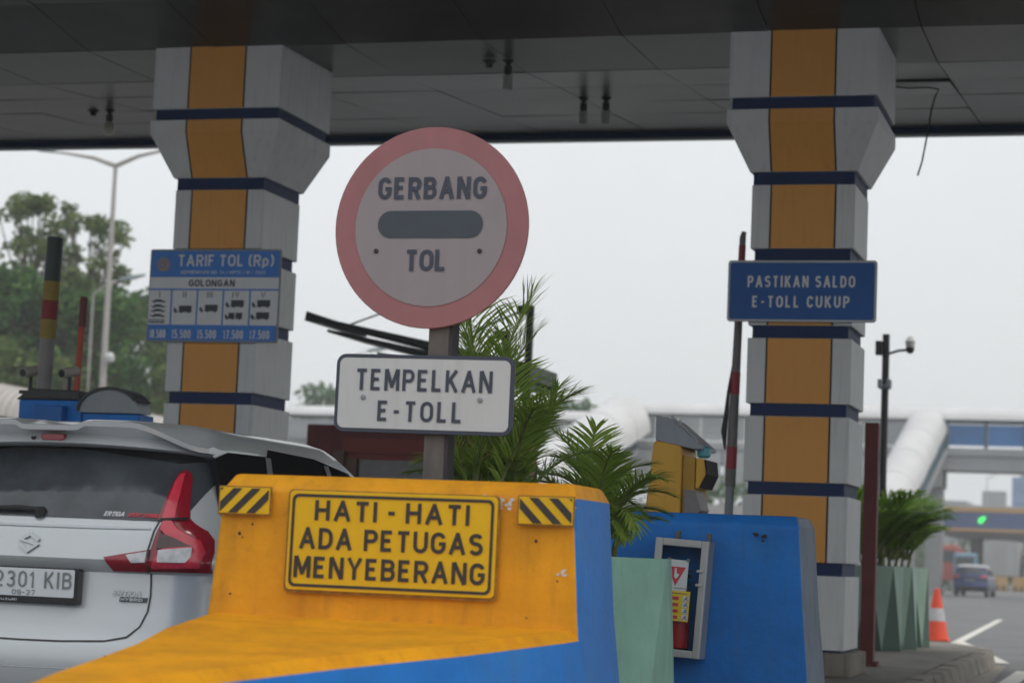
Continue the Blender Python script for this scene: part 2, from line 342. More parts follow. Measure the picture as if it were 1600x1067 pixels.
def ribbon(mb, pts, wd, fn, closed=False, mi=0):
    P = [Vector(p) for p in pts]; Q = [P[0]]
    for p in P[1:]:
        if (p-Q[-1]).length > 1e-5: Q.append(p)
    if closed and (Q[0]-Q[-1]).length < 1e-5: Q.pop()
    n = len(Q); lo = []; hi = []
    for i in range(n):
        a = Q[i]-Q[i-1] if (i or closed) else None
        b = Q[(i+1) % n]-Q[i] if (i < n-1 or closed) else None
        d1 = (a or b).normalized(); d2 = (b or a).normalized()
        n1 = Vector((-d1.y, d1.x)); n2 = Vector((-d2.y, d2.x)); m_ = n1+n2
        if m_.length < 1e-4: m_ = n1
        m_.normalize(); k = wd/2/max(.68, m_.dot(n1))
        lo.append(Q[i]-m_*k); hi.append(Q[i]+m_*k)
    fs = [(i, (i+1) % n, n+(i+1) % n, n+i) for i in range(n if closed else n-1)]
    mb.add([fn(p.x, p.y) for p in lo]+[fn(p.x, p.y) for p in hi], fs, mi)
def text(mb, s, x0, x1, z0, z1, stroke, fn=None, mi=0, y=-.004, gap=.24, space=.42, slant=0.):
    """letters fill x0..x1 (outer edges) and z0..z1"""
    if fn is None: fn = lambda a, b, k=[0]: (a, y, b)
    h = z1-z0-stroke; unit = 0; items = []
    for i, c in enumerate(s):
        if c == ' ': unit += space; continue
        items.append((c, unit)); unit += G[c][0]+gap
    unit -= gap
    k = (x1-x0-stroke)/unit
    t = 0
    for c, u_ in items:
        wd, strokes = G[c]
        for st in strokes:
            cl = st[-1] == 'c'; st = st[:-1] if cl else st
            pts = []
            for px_, pz in st:
                pz = min(max(pz, -.5), 1.5)
                zz = z0+stroke/2+pz*h if 0 <= pz <= 1 else (z0+stroke/2+h+(stroke/2) if 1 < pz <= 1.07 else (z0 if -.07 <= pz < 0 else z0+stroke/2+pz*h))
                xx = x0+stroke/2+(u_+px_*wd)*k
                pts.append((xx+slant*(zz-z0), zz))
            t += 1; off = (t % 3)*.0008
            ribbon(mb, pts, stroke, (lambda a, b, o=off: (lambda q: (q[0], q[1]-o, q[2]))(fn(a, b))), cl, mi)

# ------------------------------------------------------------------ ground, kerbs, markings
mb = MB(); mb.add([(-1500, -300, 0), (1500, -300, 0), (1500, 3000, 0), (-1500, 3000, 0)], [(0, 1, 2, 3)])
tag(mb.build('ground', m_asphalt), kind='structure')
def island(name, x0, x1, y0, y1, r_far, apron=True):
    def outline(d):
        a, b = x0-d, x1+d
        pts = [(a, y0-d), (b, y0-d)]
        cx = (a+b)/2; n = 14
        for k in range(n+1):
            t = math.pi*k/n
            pts.append((cx+(b-a)/2*math.cos(t), y1+(r_far+d)*math.sin(t)))
        return pts
    top = MB(); top.prism_z(outline(-.16), .02, .204); top.build(name, m_island).__setitem__('kind', 'structure')
    # kerb ring of separate stones
    o, i = outline(0), outline(-.16)
    k = MB(); n = len(o)
    rng = random.Random(4)
    for a in range(n):
        b = (a+1) % n
        A, B, Ai, Bi = Vector(o[a]), Vector(o[b]), Vector(i[a]), Vector(i[b])
        m_ = max(1, round((B-A).length/.8))
        for q in range(m_):
            t0, t1 = q/m_, (q+1)/m_-.012/max(.1, (B-A).length)
            h = .195+rng.uniform(-.012, .008); pw = rng.uniform(-.008, .008)
            P = [A.lerp(B, t0), A.lerp(B, t1), Bi.lerp(Ai, 1-t1), Bi.lerp(Ai, 1-t0)]
            nrm = (P[0]-P[3]).normalized()*.05
            k.loft([[(p.x+(nrm.x if j < 2 else 0)+pw, p.y+(nrm.y if j < 2 else 0), 0) for j, p in enumerate(P)], [(p.x+pw, p.y, h) for p in P]])
    kb = k.build('kerb', m_kerb, bevel=.018); tag(kb, kind='structure')
island('traffic_island', -4.06, -1.86, 3.0, 27.2, 2.7)
island('traffic_island', -10.35, -7.3, 8.0, 29.5, 2.0)
def flat(name, pts, z, m): 
    q = MB(); q.add([(a, b, z) for a, b in pts], [tuple(range(len(pts)))]); return tag(q.build(name, m), kind='structure')
def strip(a, b, wd):
    a, b = Vector(a), Vector(b); d = (b-a).normalized(); n_ = Vector((-d.y, d.x))*wd/2
    return [tuple(a-n_), tuple(b-n_), tuple(b+n_), tuple(a+n_)]
flat('road_marking', strip((-2.96, 33.5), (-3.72, 57.5), .16), .004, m_mark)
flat('road_marking', strip((-1.80, 28.6), (-3.05, 37.0), .17), .008, m_mark)
flat('road_marking', strip((-3.42, 31.2), (-2.65, 31.2), .14), .012, m_mark)
flat('road_marking', strip((-1.42, 22.6), (-1.42, 26.6), .2), .004, m_mark)
flat('gutter', [(-1.85, 20), (-1.55, 22), (-1.72, 27.9), (-1.85, 27.9)], .006, m_kerb)

# ------------------------------------------------------------------ toll canopy
CE = [(7.88, 6.5668), (8.471, 6.5372), (9.653, 6.4781), (10.835, 6.4092), (12.017, 6.3304), (13.297, 6.2417), (14.775, 6.1235), (16.056, 6.0152), (17.336, 5.8969), (18.419, 5.7295), (19.897, 5.764), (21.128, 5.8822), (22.31, 5.9856), (23.443, 6.089), (25.2, 6.246)]  # front reach is out of view, lengthened to darken the pillars
can = thing('toll_canopy', 'wide dark metal toll plaza canopy with panelled ceiling spanning the lanes', 'canopy', (0, 0, 0))
rng = random.Random(7)
cp = MB()
xs = [-5.87+1.31*k for k in range(-14, 19)]
for i in range(len(xs)-1):
    for j in range(len(CE)-1):
        (ya, za), (yb, zb) = CE[j], CE[j+1]
        if i == 16 and j == 11: continue
        g = .006; t = [rng.uniform(-.004, .004) for _ in range(4)]
        x0, x1 = xs[i]+g, xs[i+1]-g; ya += g; yb -= g
        lo = [(x0, ya, za+t[0]), (x1, ya, za+t[1]), (x1, yb, zb+t[2]), (x0, yb, zb+t[3])]
        cp.loft([lo, [(a, b, c+.012) for a, b, c in lo]])
cp.build('ceiling_panels', m_ceil, can)
dp = MB()     # the panel that has come loose beside the right pillar
i = 16; x0, x1 = xs[i]+.006, xs[i+1]-.006; (ya, za), (yb, zb) = CE[11], CE[12]
lo = [(x0, ya, za-.006), (x1, ya, za-.026), (x1, yb, zb), (x0, yb, zb)]
dp.loft([lo, [(a, b, c+.012) for a, b, c in lo]]); tag(dp.build('loose_panel', m_ceil, can), 'loose ceiling panel sagging at one edge')
rf = MB()
prof = [(y, z+.05) for y, z in CE]+[(25.2, 7.2), (7.88, 7.2)]
rf.prism_x(prof, xs[0]-.05, xs[-1]+.05); rf.build('roof', [m_ceilb], can)
fs = MB(); fs.box(xs[0]-.05, xs[-1]+.05, 25.204, 25.3, 6.175, 7.25)
fs.build('fascia', m_band, can)
fl = MB(); fl.box(xs[0]-.05, xs[-1]+.05, 25.2, 25.33, 6.15, 6.172); fl.build('fascia_drip_edge', m_capg, can)
fn_ = MB(); fn_.box(xs[0]-.05, xs[-1]+.05, 7.780, 7.876, 6.45, 7.25); fn_.build('fascia', m_band, can)

# ------------------------------------------------------------------ pillars
def pillar(x, y, label):
    t = thing('canopy_pillar', label, 'pillar', (x, y, .2), group='clad pillars holding up the canopy')
    H0 = .2
    segs = [(4.41, 3.85), (3.74, 3.18), (3.07, 2.505), (2.395, 1.83), (1.72, 1.155), (1.045, .42)]
    hw = .45
    core = MB(); core.box(-hw+.035, hw-.035, -hw+.035, hw-.035, .0, 4.4); core.build('core', m_band, t)
    for zt, zb in segs:
        b = MB(); b.box(-hw, hw, -hw, hw, zb-H0, zt-H0); blk = b.build('cladding_block', m_clad, t, bevel=.008)
        if zb > 1.1:
            o = MB(); o.box(-.272, .272, -hw-.003, -hw+.01, zb-H0+.003, zt-H0-.003); o.build('orange_panel', m_oran, blk)
            j = MB()
            for sx in (-1, 1): j.box(sx*.281-.008, sx*.281+.008, -hw-.0015, -hw+.01, zb-H0+.002, zt-H0-.002)
            j.build('panel_joint', m_joint, blk)
    pl = MB(); pl.box(-.52, .52, -.52, .52, 0, .2); pl.build('plinth', m_kerb, t, bevel=.02)
    # capital: flare, band, upper block
    h1, h2 = .655, .645
    c = MB(); sq = lambda h, z: [(-h, -h, z-H0), (h, -h, z-H0), (h, h, z-H0), (-h, h, z-H0)]
    c.loft([sq(.47, 4.52), sq(h1, 4.92), sq(h1, 5.04)]); cap = c.build('capital', m_clad, t, bevel=.006)
    u = MB(); u.box(-h2, h2, -h2, h2, 5.145-H0, 5.80-H0); up = u.build('upper_block', m_clad, t, bevel=.006)
    bd = MB(); bd.box(-h2+.03, h2-.03, -h2+.03, h2-.03, 5.02-H0, 5.16-H0); bd.build('band', m_band, t)
    bd = MB(); bd.box(-.44, .44, -.44, .44, 4.40-H0, 4.54-H0); bd.build('band', m_band, t)
    def flare_strip(xa, xb, off, m, nm, par):
        q = MB(); lv = [(.47, 4.522), (h1, 4.922), (h1, 5.038)]
        q.loft([[(xa, -h-off, z-H0), (xb, -h-off, z-H0), (xb, -h+.02, z-H0), (xa, -h+.02, z-H0)] for h, z in lv]); q.build(nm, m, par)
    flare_strip(-.272, .272, .004, m_oran, 'orange_panel', cap)
    for sx in (-1, 1): flare_strip(sx*.281-.008, sx*.281+.008, .002, m_joint, 'panel_joint', cap)
    o = MB(); o.box(-.272, .272, -h2-.003, -h2+.01, 5.148-H0, 5.795-H0); o.build('orange_panel', m_oran, up)
    j = MB()
    for sx in (-1, 1): j.box(sx*.281-.008, sx*.281+.008, -h2-.0015, -h2+.01, 5.147-H0, 5.795-H0)
    j.build('panel_joint', m_joint, up)
    return t
pillar(-2.94, 19.05, 'orange striped canopy pillar standing behind the plain blue barrier')
pillar(-8.44, 19.05, 'orange striped canopy pillar behind the silver car, carrying the tariff sign')

# ------------------------------------------------------------------ barriers
def bullet(d, yb, ytip, hw0, n=11):
    """plan of the nose from its right back corner round the tip to its left back corner"""
    right = [(hw0, yb), (hw0*.97, yb-.15), (hw0*.76, yb-.9), (hw0*.50, yb-1.57), (hw0*.32, yb-2.17), (hw0*.20, yb-2.6), (.0, ytip)]
    return [(x+(d if x > 0 else 0), y-(d if y < yb else 0)) for x, y in right]+[(-x-d, y-(d if y < yb else 0)) for x, y in right[-2::-1]]
def crash_barrier(x, y, label, nose):
    t = thing('crash_barrier', label, 'barrier', (x, y, .2), group='concrete island barriers')
    z0 = .2; ht = 1.40-z0; c = .06; hw = .785; D = .60
    b = MB()
    def lvl(h, f, z, bk=0.): return [(-h, f, z), (h, f, z), (h, D+bk, z), (-h, D+bk, z)]
    rows = [lvl(hw+.075, -.045, 0, .045), lvl(hw+.045, -.022, .35, .025), lvl(hw+.01, 0, .68), lvl(hw-.025, .012, ht-c), lvl(hw-.05, .012+c, ht, -c)]
    o = len(b.v)
    for r_ in rows: b.v += r_
    for k in range(4):
        for i in range(4):
            j = (i+1) % 4
            b.f.append((o+4*k+i, o+4*k+j, o+4*k+4+j, o+4*k+4+i))
            front = i == 0; top = k == 3
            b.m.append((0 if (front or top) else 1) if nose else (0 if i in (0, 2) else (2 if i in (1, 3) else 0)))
    b.f.append((o+16, o+17, o+18, o+19)); b.m.append(0); b.f.append((o+3, o+2, o+1, o)); b.m.append(0)
    b.build('body', [m_yel, m_blu] if nose else [m_blu, m_blu, m_pale], t, bevel=.018, seg=3)
    if nose:
        n = MB()
        top = lambda p: .82-z0+.045*p[1]*1.0
        P = bullet(0, -.0, -3.05, .80); Pb = bullet(.10, -.0, -3.05, .80); Pc = bullet(-.035, 0, -3.05, .80)
        mk = lambda pts, fz: [(a, q, fz((a, q))) for a, q in pts]
        n.loft([mk(Pb, lambda p: 0.), mk(P, lambda p: top(p)-.04)], 1, caps=False, closed=False)
        n.loft([mk(P, lambda p: top(p)-.04), mk(Pc, top)], 0, caps=False, closed=False)
        n.add(mk(Pc, top), [tuple(range(len(Pc)))], 0)
        n.build('nose', [m_yel, m_blu], t, bevel=.0)
        ch = MB(); rg = random.Random(3)
        for cx, cz, nn, sp in ((.40, ht-c-.012, 22, .035), (.47, ht-c-.03, 9, .02), (.74, ht-c-.02, 7, .012), (-.72, ht-c-.03, 6, .02), (.30, ht-.012, 5, .06), (-.735, ht-.10, 6, .02), (.72, ht-.35, 5, .012)):
            for _ in range(nn):
                a, z = cx+rg.gauss(0, sp), cz+rg.gauss(0, .012); r_ = rg.uniform(.004, .013)
                if z > ht-c-.004: continue
                yy = .012-(ht-c-z)*.012/(ht-c-.68)-.002 
                ch.add([(a+r_*rg.uniform(.6, 1.5)*math.cos(k*1.05), yy-.0015, z+r_*.7*rg.uniform(.6, 1.4)*math.sin(k*1.05)) for k in range(6)], [tuple(range(6))])
        hl = MB()
        for hx, hz_, r_ in ((-.675, 1.15, .0075), (-.66, 1.135, .004), (.605, 1.165, .007), (-.62, 1.19, .005), (.70, 1.01, .004), (-.70, .90, .005), (.58, .86, .004)):
            yy = .012*(hz_-z0-.68)/(ht-c-.68)-.002
            hl.add([(hx+r_*math.cos(k*.785), yy, hz_-z0+r_*math.sin(k*.785)) for k in range(8)], [tuple(range(8))])
        tag(hl.build('bolt_holes', m_joint, t), 'small dark holes in the yellow face')
        tag(ch.build('paint_chips', m_chip, t), 'pale chips in the yellow paint')
    return t
crash_barrier(-2.965, 8.4, 'yellow fronted concrete barrier with blue sides and a long nose, in front', True)
crash_barrier(-2.72, 12.62, 'plain blue concrete barrier with pale side, behind the mint planter', False)
hl = MB()                      # broken holes in the blue barrier
rg = random.Random(11)
for cx, cz, r_ in ((-2.24, 1.285, .016), (-2.195, 1.275, .018), (-2.20, 1.25, .010), (-2.255, 1.29, .008)):
    hl.add([(cx+r_*rg.uniform(.7, 1.3)*math.cos(k*.9), 12.6085+(1.34-cz)*-.02-.0, cz+r_*rg.uniform(.5, .9)*math.sin(k*.9)) for k in range(7)], [tuple(range(7))])
bar2 = [o for o in bpy.data.objects if o.name.startswith('crash_barrier') and o.location.y > 10][0]
for i, v in enumerate(hl.v): hl.v[i] = (v[0]+2.72+.03, v[1]-12.62-.004, v[2]-.2)
hl.build('broken_patch', m_joint, bar2)

# hazard warning sign and striped plates on the barrier face
def face_tilt(): return (R(-1.3), 0, 0)
t = thing('warning_sign', 'yellow warning sign with three lines of black lettering on the barrier', 'sign', (-2.965, 8.385, .93), (R(-1.2), 0, 0))
W2, Hs = .447, .405
p = MB(); p.prism_y(rrect(-W2-.009, W2+.008, -.012, Hs+.005, .02), -.004, .003); p.build('grime_edge', m_grime, t)
p = MB(); p.prism_y(rrect(-W2, W2, 0, Hs, .02), -.012, -.0042); p.build('panel', m_signy, t, bevel=.002)
p = MB(); ring(p, rrect(-W2+.013, W2-.013, .013, Hs-.013, .026), rrect(-W2+.025, W2-.025, .025, Hs-.025, .018), -.015); p.build('border', m_black, t)
p = MB(); st = .0158
text(p, 'HATI - HATI', -.333, .333, .285, .368, st, y=-.0155, gap=.42, space=.30)
text(p, 'ADA  PETUGAS', -.395, .395, .168, .255, st, y=-.0155, gap=.40, space=.26)
text(p, 'MENYEBERANG', -.412, .408, .05, .138, st, y=-.0155, gap=.40)
p.build('lettering', m_black, t)
def hazard(x, flip, label):
    t = thing('hazard_plate', label, 'hazard plate', (x, 8.388, 1.232), (R(-1.2), 0, 0), group='striped plates on the yellow barrier')
    a, h = .112, .108
    p = MB(); p.box(-a-.006, a+.006, -.003, .002, -.007, h+.006); p.build('grime_edge', m_grime, t)
    p = MB(); p.box(-a, a, -.008, -.0032, 0, h); p.build('plate', m_signy, t, bevel=.002)
    p = MB()
    for k in (-.215, -.133, -.051, .031):
        q = [(k-.0195, 0), (k+.0195, 0), (k+.0195+h*.95, h), (k-.0195+h*.95, h)]
        cl = lambda P, ax, lim, sg: clip(P, ax, lim, sg)
        q = clip(clip(q, lim=a-.004, sg=1), lim=-(a-.004), sg=-1)
        if len(q) > 2: p.poly([((-x_ if flip else x_), min(max(z, .003), h-.003)) for x_, z in q], -.0105)
    p.build('stripes', m_black, t)
def clip(P, lim, sg):
    out = []
    for i in range(len(P)):
        a, b = P[i], P[(i+1) % len(P)]; ia, ib = sg*a[0] <= sg*lim, sg*b[0] <= sg*lim
        if ia: out.append(a)
        if ia != ib:
            k = (lim-a[0])/(b[0]-a[0]); out.append((lim, a[1]+k*(b[1]-a[1])))
    return out
hazard(-3.615, False, 'striped plate with bars rising to the right, beside the silver car')
hazard(-2.318, True, 'striped plate with bars falling to the right, near the blue side')

# ------------------------------------------------------------------ post and its two signs
t = thing('sign_post', 'brown steel post behind the round sign', 'post', (-3.105, 9.36, .2))
p = MB(); p.box(-.052, .045, -.05, .05, 0, 2.45); p.build('front_flange', m_post, t, bevel=.004)
p = MB(); p.box(.0452, .060, -.045, .055, 0, 2.45); p.build('side_flange', m_postd, t)
t = thing('round_sign', 'round red rimmed toll gate sign with a dark bar', 'sign', (-3.16, 9.29, 2.115))
p = MB(); p.prism_y(circ(0, .455, .462, 72), -.012, .004); p.build('plate', m_fred, t, smooth=True, bevel=.003)
p = MB(); p.poly(circ(0, .455, .362, 72), -.0155); p.build('inner_disc', m_faded, t)
p = MB(); p.poly(rrect(-.252, .25, .405, .530, .062, 8), -.019); p.build('bar', m_slate2, t)
p = MB(); text(p, 'GERBANG', -.258, .262, .583, .685, .0195, y=-.0185, gap=.46); text(p, 'TOL', -.112, .086, .253, .352, .0195, y=-.0185, gap=.38); p.build('lettering', m_slate, t)
for bx in (-.255, .24):
    p = MB(); p.lathe([(.011, 0), (.011, .006), (.006, .009)], n=10); o = p.build('bolt', m_postd, t); o.location = (bx, -.0155, .345); o.rotation_euler = (R(90), 0, 0)
t = thing('etoll_tap_sign', 'white rectangular sign with dark border below the round sign', 'sign', (-3.16, 9.29, 1.632), (0, R(.35), 0))
W2, Hs = .424, .355
p = MB(); p.prism_y(rrect(-W2, W2, 0, Hs, .045), -.012, .004); p.build('panel', m_slate, t, bevel=.002)
p = MB(); p.poly(rrect(-W2+.018, W2-.018, .018, Hs-.018, .03), -.0155); p.build('face', m_signw, t)
p = MB(); text(p, 'TEMPELKAN', -.325, .325, .19, .288, .0158, y=-.0185, gap=.44); text(p, 'E-TOLL', -.213, .192, .052, .145, .0158, y=-.0185, gap=.52); p.build('lettering', m_slate, t)
for bx in (-.285, .27):
    p = MB(); p.lathe([(.012, 0), (.012, .006), (.006, .009)], n=10); o = p.build('bolt', m_capg, t); o.location = (bx, -.0155, .158); o.rotation_euler = (R(90), 0, 0)

# ------------------------------------------------------------------ signs on the pillars
t = thing('balance_sign', 'dark blue sign with white lettering on the pillar beside the boom', 'sign', (-2.925, 18.57, 3.205))
W2, Hs = .645, .535
p = MB(); p.prism_y(rrect(-W2, W2, 0, Hs, .03), -.015, .0); p.build('panel', m_blue, t, bevel=.003)
p = MB(); ring(p, rrect(-W2+.002, W2-.002, .002, Hs-.002, .03), rrect(-W2+.020, W2-.020, .020, Hs-.020, .02), -.0185); p.build('border', m_signw, t)
p = MB(); text(p, 'PASTIKAN SALDO', -.47, .46, .30, .40, .0165, y=-.0185, gap=.62, space=.7); text(p, 'E-TOLL CUKUP', -.425, .415, .125, .225, .0165, y=-.0185, gap=.62, space=.7); p.build('lettering', m_tarw, t)
for sx in (-1, 1):
    p = MB(); p.box(sx*.3-.02, sx*.3+.02, .0, .03, .05, Hs-.05); p.build('bracket', m_capg, t)

t = thing('tariff_sign', 'bright blue toll tariff board with price columns on the left pillar', 'sign', (-8.425, 18.57, 2.965))
W2, Hs = .665, .875
p = MB(); p.prism_y(rrect(-W2, W2, 0, Hs, .02), -.015, .0); p.build('panel', m_capg, t, bevel=.003)
p = MB(); p.poly(rrect(-W2+.018, W2-.018, .018, Hs-.018, .012), -.0185); p.build('blue_field', m_blue2, t)
U = lambda u: (u-745)/1240*1.33; V = lambda v: (955-v)/880*.875
p = MB(); p.poly([(U(135), V(450)), (U(1355), V(450)), (U(1355), V(342)), (U(135), V(342))], -.0225)
for a, b in ((135, 345), (360, 590), (605, 835), (850, 1085), (1100, 1355)): p.poly([(U(a), V(792)), (U(b), V(792)), (U(b), V(466)), (U(a), V(466))], -.0225)
p.build('white_cells', m_tarw, t)
p = MB()
text(p, 'TARIF TOL (Rp)', U(395), U(1300), V(238), V(128), .0185, y=-.0225, gap=.38, space=.4)
text(p, 'KEPMENPUPR NO. 74 / KPTS / M / 2022', U(430), U(1225), V(312), V(280), .0045, y=-.0225, gap=.25)
for c_, a, b in (('10.500', 158, 312), ('15.500', 372, 552), ('15.500', 612, 792), ('17.500', 860, 1045), ('17.500', 1105, 1290)): text(p, c_, U(a), U(b), V(920), V(838), .012, y=-.0225, gap=.5)
p.build('white_lettering', m_tarw, t)
p = MB()
text(p, 'GOLONGAN', U(512), U(945), V(430), V(365), .0125, y=-.0265, gap=.42)
for c_, cx, wd in (('I', 240, 8), ('II', 478, 30), ('III', 718, 48), ('IV', 960, 62), ('V', 1215, 46)): text(p, c_, U(cx-wd/2), U(cx+wd/2) if c_ != 'I' else U(cx-wd/2)+.012, V(535), V(480), .0075, y=-.0265, gap=.6)
p.build('dark_lettering', m_tard, t)
p = MB()
def px_poly(pts): p.poly([(U(a), V(b)) for a, b in pts], -.0265)
def truck(cx, cz, s=1., split=False):
    if split: px_poly([(cx-30*s, cz-32*s), (cx+28*s, cz-32*s), (cx+28*s, cz+22*s), (cx-30*s, cz+22*s)]); px_poly([(cx+40*s, cz-32*s), (cx+105*s, cz-32*s), (cx+105*s, cz+22*s), (cx+40*s, cz+22*s)])
    else: px_poly([(cx-15*s, cz-34*s), (cx+105*s, cz-34*s), (cx+105*s, cz+22*s), (cx-15*s, cz+22*s)])
    px_poly([(cx-60*s, cz-15*s), (cx-48*s, cz-15*s), (cx-50*s, cz+2*s), (cx-34*s, cz+2*s), (cx-34*s, cz+22*s), (cx-66*s, cz+22*s), (cx-66*s, cz+4*s)])
    px_poly([(cx-34*s, cz+23*s), (cx+104*s, cz+23*s), (cx+104*s, cz+29*s), (cx-34*s, cz+29*s)])
    for wx in (-45, 10, 80): px_poly([(cx+wx*s+11*s*math.cos(k*.7854), cz+30*s+9*s*math.sin(k*.7854)) for k in range(8)])
truck(445, 645); truck(690, 635); truck(935, 590); truck(930, 705, .95, True); truck(1180, 588); truck(1175, 702)
for k, (zz, kind) in enumerate(((570, 0), (618, 0), (660, 0), (708, 1), (762, 2))):
    px_poly([(168-k*4, zz+8), (300, zz+8), (300, zz), (270, zz-4), (255, zz-16), (200, zz-16), (185, zz-2), (168-k*4, zz)] if kind < 2 else [(145, zz+14), (300, zz+14), (300, zz+2), (145, zz+2)])
    if kind == 2: px_poly([(145, zz-18), (300, zz-18), (300, zz-11), (145, zz-11)]); [px_poly([(150+q*24, zz-10), (156+q*24, zz-10), (156+q*24, zz+1), (150+q*24, zz+1)]) for q in range(7)]
    for wx in (190, 275): px_poly([(wx+9*math.cos(q*.7854), zz+12+6*math.sin(q*.7854)) for q in range(8)])
p.build('vehicle_symbols', m_tard, t)
p = MB(); ring(p, circ(U(258), V(222), .066, 32), circ(U(258), V(222), .056, 32), -.0225); p.poly(circ(U(258), V(222), .048, 32), -.0225)
p.build('emblem', m_gold, t)
p = MB(); ring(p, circ(U(258), V(222), .032, 24), circ(U(258), V(222), .018, 24), -.0265); p.build('emblem_ring', m_blue2, t)

# ------------------------------------------------------------------ ceiling lamps
def lampbase(p, z0=0):
    p.lathe([(.055, 0), (.055, -.012), (.03, -.03), (.02, -.045), (.038, -.06), (.040, -.12), (.028, -.135)], n=14)
def cfl(name, label, loc, milky=False):
    t = thing(name, label, 'ceiling lamp', loc, group='bulbs hanging from the canopy ceiling')
    p = MB(); lampbase(p); p.build('socket', m_sock, t, smooth=True)
    p = MB()
    if milky: p.lathe([(.028, -.136), (.05, -.16), (.062, -.21), (.06, -.25), (.035, -.285), (.005, -.29)], n=14)
    else:
        hx = [(.045*math.cos(k*.55), .045*math.sin(k*.55), -.14-.0021*k) for k in range(70)]
        p.tube(hx, .0095, 6)
    p.build('bulb', m_bulby if milky else m_bulb, t, smooth=True)
cfl('ceiling_lamp', 'spiral bulb nearest the round sign, hanging beside an empty socket', (-5.861, 19.257, 5.734))
cfl('ceiling_lamp', 'spiral bulb on the far ceiling, left one of a close pair', (-5.821, 21.916, 5.946))
cfl('ceiling_lamp', 'spiral bulb on the far ceiling, right one of a close pair', (-5.575, 21.916, 5.946))
cfl('ceiling_lamp', 'milky round bulb hanging near the left pillar', (-11.446, 22.113, 5.966), True)
for loc, lb in (((-6.048, 19.257, 5.734), 'empty black ceiling socket beside the single spiral bulb'), ((-11.653, 22.113, 5.966), 'empty black ceiling socket beside the milky bulb')):
    p = MB(); p.lathe([(.07, 0), (.06, -.015), (.035, -.03), (.035, -.06), (.03, -.065)], n=14)
    o = p.build('lamp_socket', m_sock, smooth=True); o.location = loc; tag(o, lb, 'lamp socket', 'empty sockets on the canopy ceiling')
p = MB(); pts = [(-2.561, 21.374, 5.882), (-2.364, 21.374, 5.858), (-2.167, 21.374, 5.862), (-2.069, 21.374, 5.838), (-2.103, 21.374, 5.769), (-2.137, 21.374, 5.631), (-2.157, 21.374, 5.483), (-2.187, 21.374, 5.286), (-2.216, 21.374, 5.119), (-2.256, 21.374, 4.981)]
p.tube(pts, .009, 7); o = p.build('hanging_cable', m_sock, smooth=True); tag(o, 'loose black cable dangling from the ceiling by the right pillar', 'cable')

# ------------------------------------------------------------------ planters and palms
def planter(name, loc, label, dark, half=.42, h=.92, rot=0., group='faceted planters on the toll island'):
    t = thing(name, label, 'planter', loc, (0, 0, rot), group)
    p = MB(); n = 8
    top = [(half*math.cos(R(45*k)), half*math.sin(R(45*k)), h) for k in range(n)]
    bot = [(half*1.06*math.cos(R(45*k+22.5)), half*1.06*math.sin(R(45*k+22.5)), 0) for k in range(n)]
    p.v += top+bot
    for k in range(n):
        j = (k+1) % n
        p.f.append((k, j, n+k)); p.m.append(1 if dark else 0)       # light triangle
        p.f.append((j, n+j, n+k)); p.m.append(0)
    inn = [(x_*.86, y_*.86, h) for x_, y_, _ in top]; inl = [(x_*.86, y_*.86, h-.07) for x_, y_, _ in top]
    o = len(p.v); p.v += inn+inl
    for k in range(n):
        j = (k+1) % n
        p.f.append((j, k, o+k, o+j)); p.m.append(0); p.f.append((o+j, o+k, o+n+k, o+n+j)); p.m.append(0)
    p.f.append(tuple(n+k for k in range(n))[::-1]); p.m.append(0)
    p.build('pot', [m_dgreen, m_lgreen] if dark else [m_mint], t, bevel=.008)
    q = MB(); q.add(inl, [tuple(range(n))]); q.build('soil', m_soil, t)
    return t
planter('planter', (-2.80, 11.05, .2), 'mint green faceted planter between the two barriers', False, .44, .92, R(-14))
planter('planter', (-3.12, 10.12, .2), 'mint green faceted planter hidden behind the yellow barrier', False, .40, .92, R(20))
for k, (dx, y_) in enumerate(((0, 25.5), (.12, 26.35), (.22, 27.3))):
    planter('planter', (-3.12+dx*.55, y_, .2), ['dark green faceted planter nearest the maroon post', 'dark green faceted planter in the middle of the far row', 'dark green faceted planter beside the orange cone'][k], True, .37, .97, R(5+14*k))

def frond(mb, az, el, Ln, droop, rnd, lw=.017, ll=.34, n=15, start=.18, ms=1):
    d = Vector((math.cos(az), math.sin(az), 0)); pos = Vector((0, 0, 0)); pts = [pos.copy()]; a = el
    for i in range(n):
        a -= droop/n*(.4+1.2*i/n); pos = pos+(d*math.cos(a)+Vector((0, 0, 1))*math.sin(a))*Ln/n; pts.append(pos.copy())
    mb.tube(pts, [.011*(1-.85*i/n)+.002 for i in range(n+1)], 5, 0)
    side = d.cross(Vector((0, 0, 1))).normalized()
    m_ = int(46*ms)
    for k in range(m_):
        t_ = start+(1-start)*k/(m_-1); f_ = t_*n; i = min(n-1, int(f_)); P = pts[i].lerp(pts[i+1], f_-i); T = (pts[i+1]-pts[i]).normalized()
        up = side.cross(T).normalized()
        prof = math.sin(math.pi*min(1, .12+.80*(t_-start)/(1-start)))**.7
        for sg in (-1, 1):
            ln = ll*prof*rnd.uniform(.85, 1.12)*Ln/1.1; b = R(rnd.uniform(34, 50)) if t_ < .9 else R(22)
            D = (T*math.cos(b)+side*sg*math.sin(b)+up*rnd.uniform(.12, .38)).normalized()
            q = P.copy(); w_ = lw*rnd.uniform(.8, 1.15); nrm = D.cross(up).normalized()
            segs = []
            for s_ in range(4):
                u_ = s_/3; ww = w_*(.45+.9*u_ if u_ < .5 else 1.75*(1-u_)+.02)
                segs.append((q-nrm*ww/1.6, q+nrm*ww/1.6)); D = (D+Vector((0, 0, -1))*rnd.uniform(.10, .22)).normalized(); q = q+D*ln/3
            vs = [v for s_ in segs for v in s_]
            mb.add(vs, [(0, 1, 3, 2), (2, 3, 5, 4), (4, 5, 7, 6)], 1)
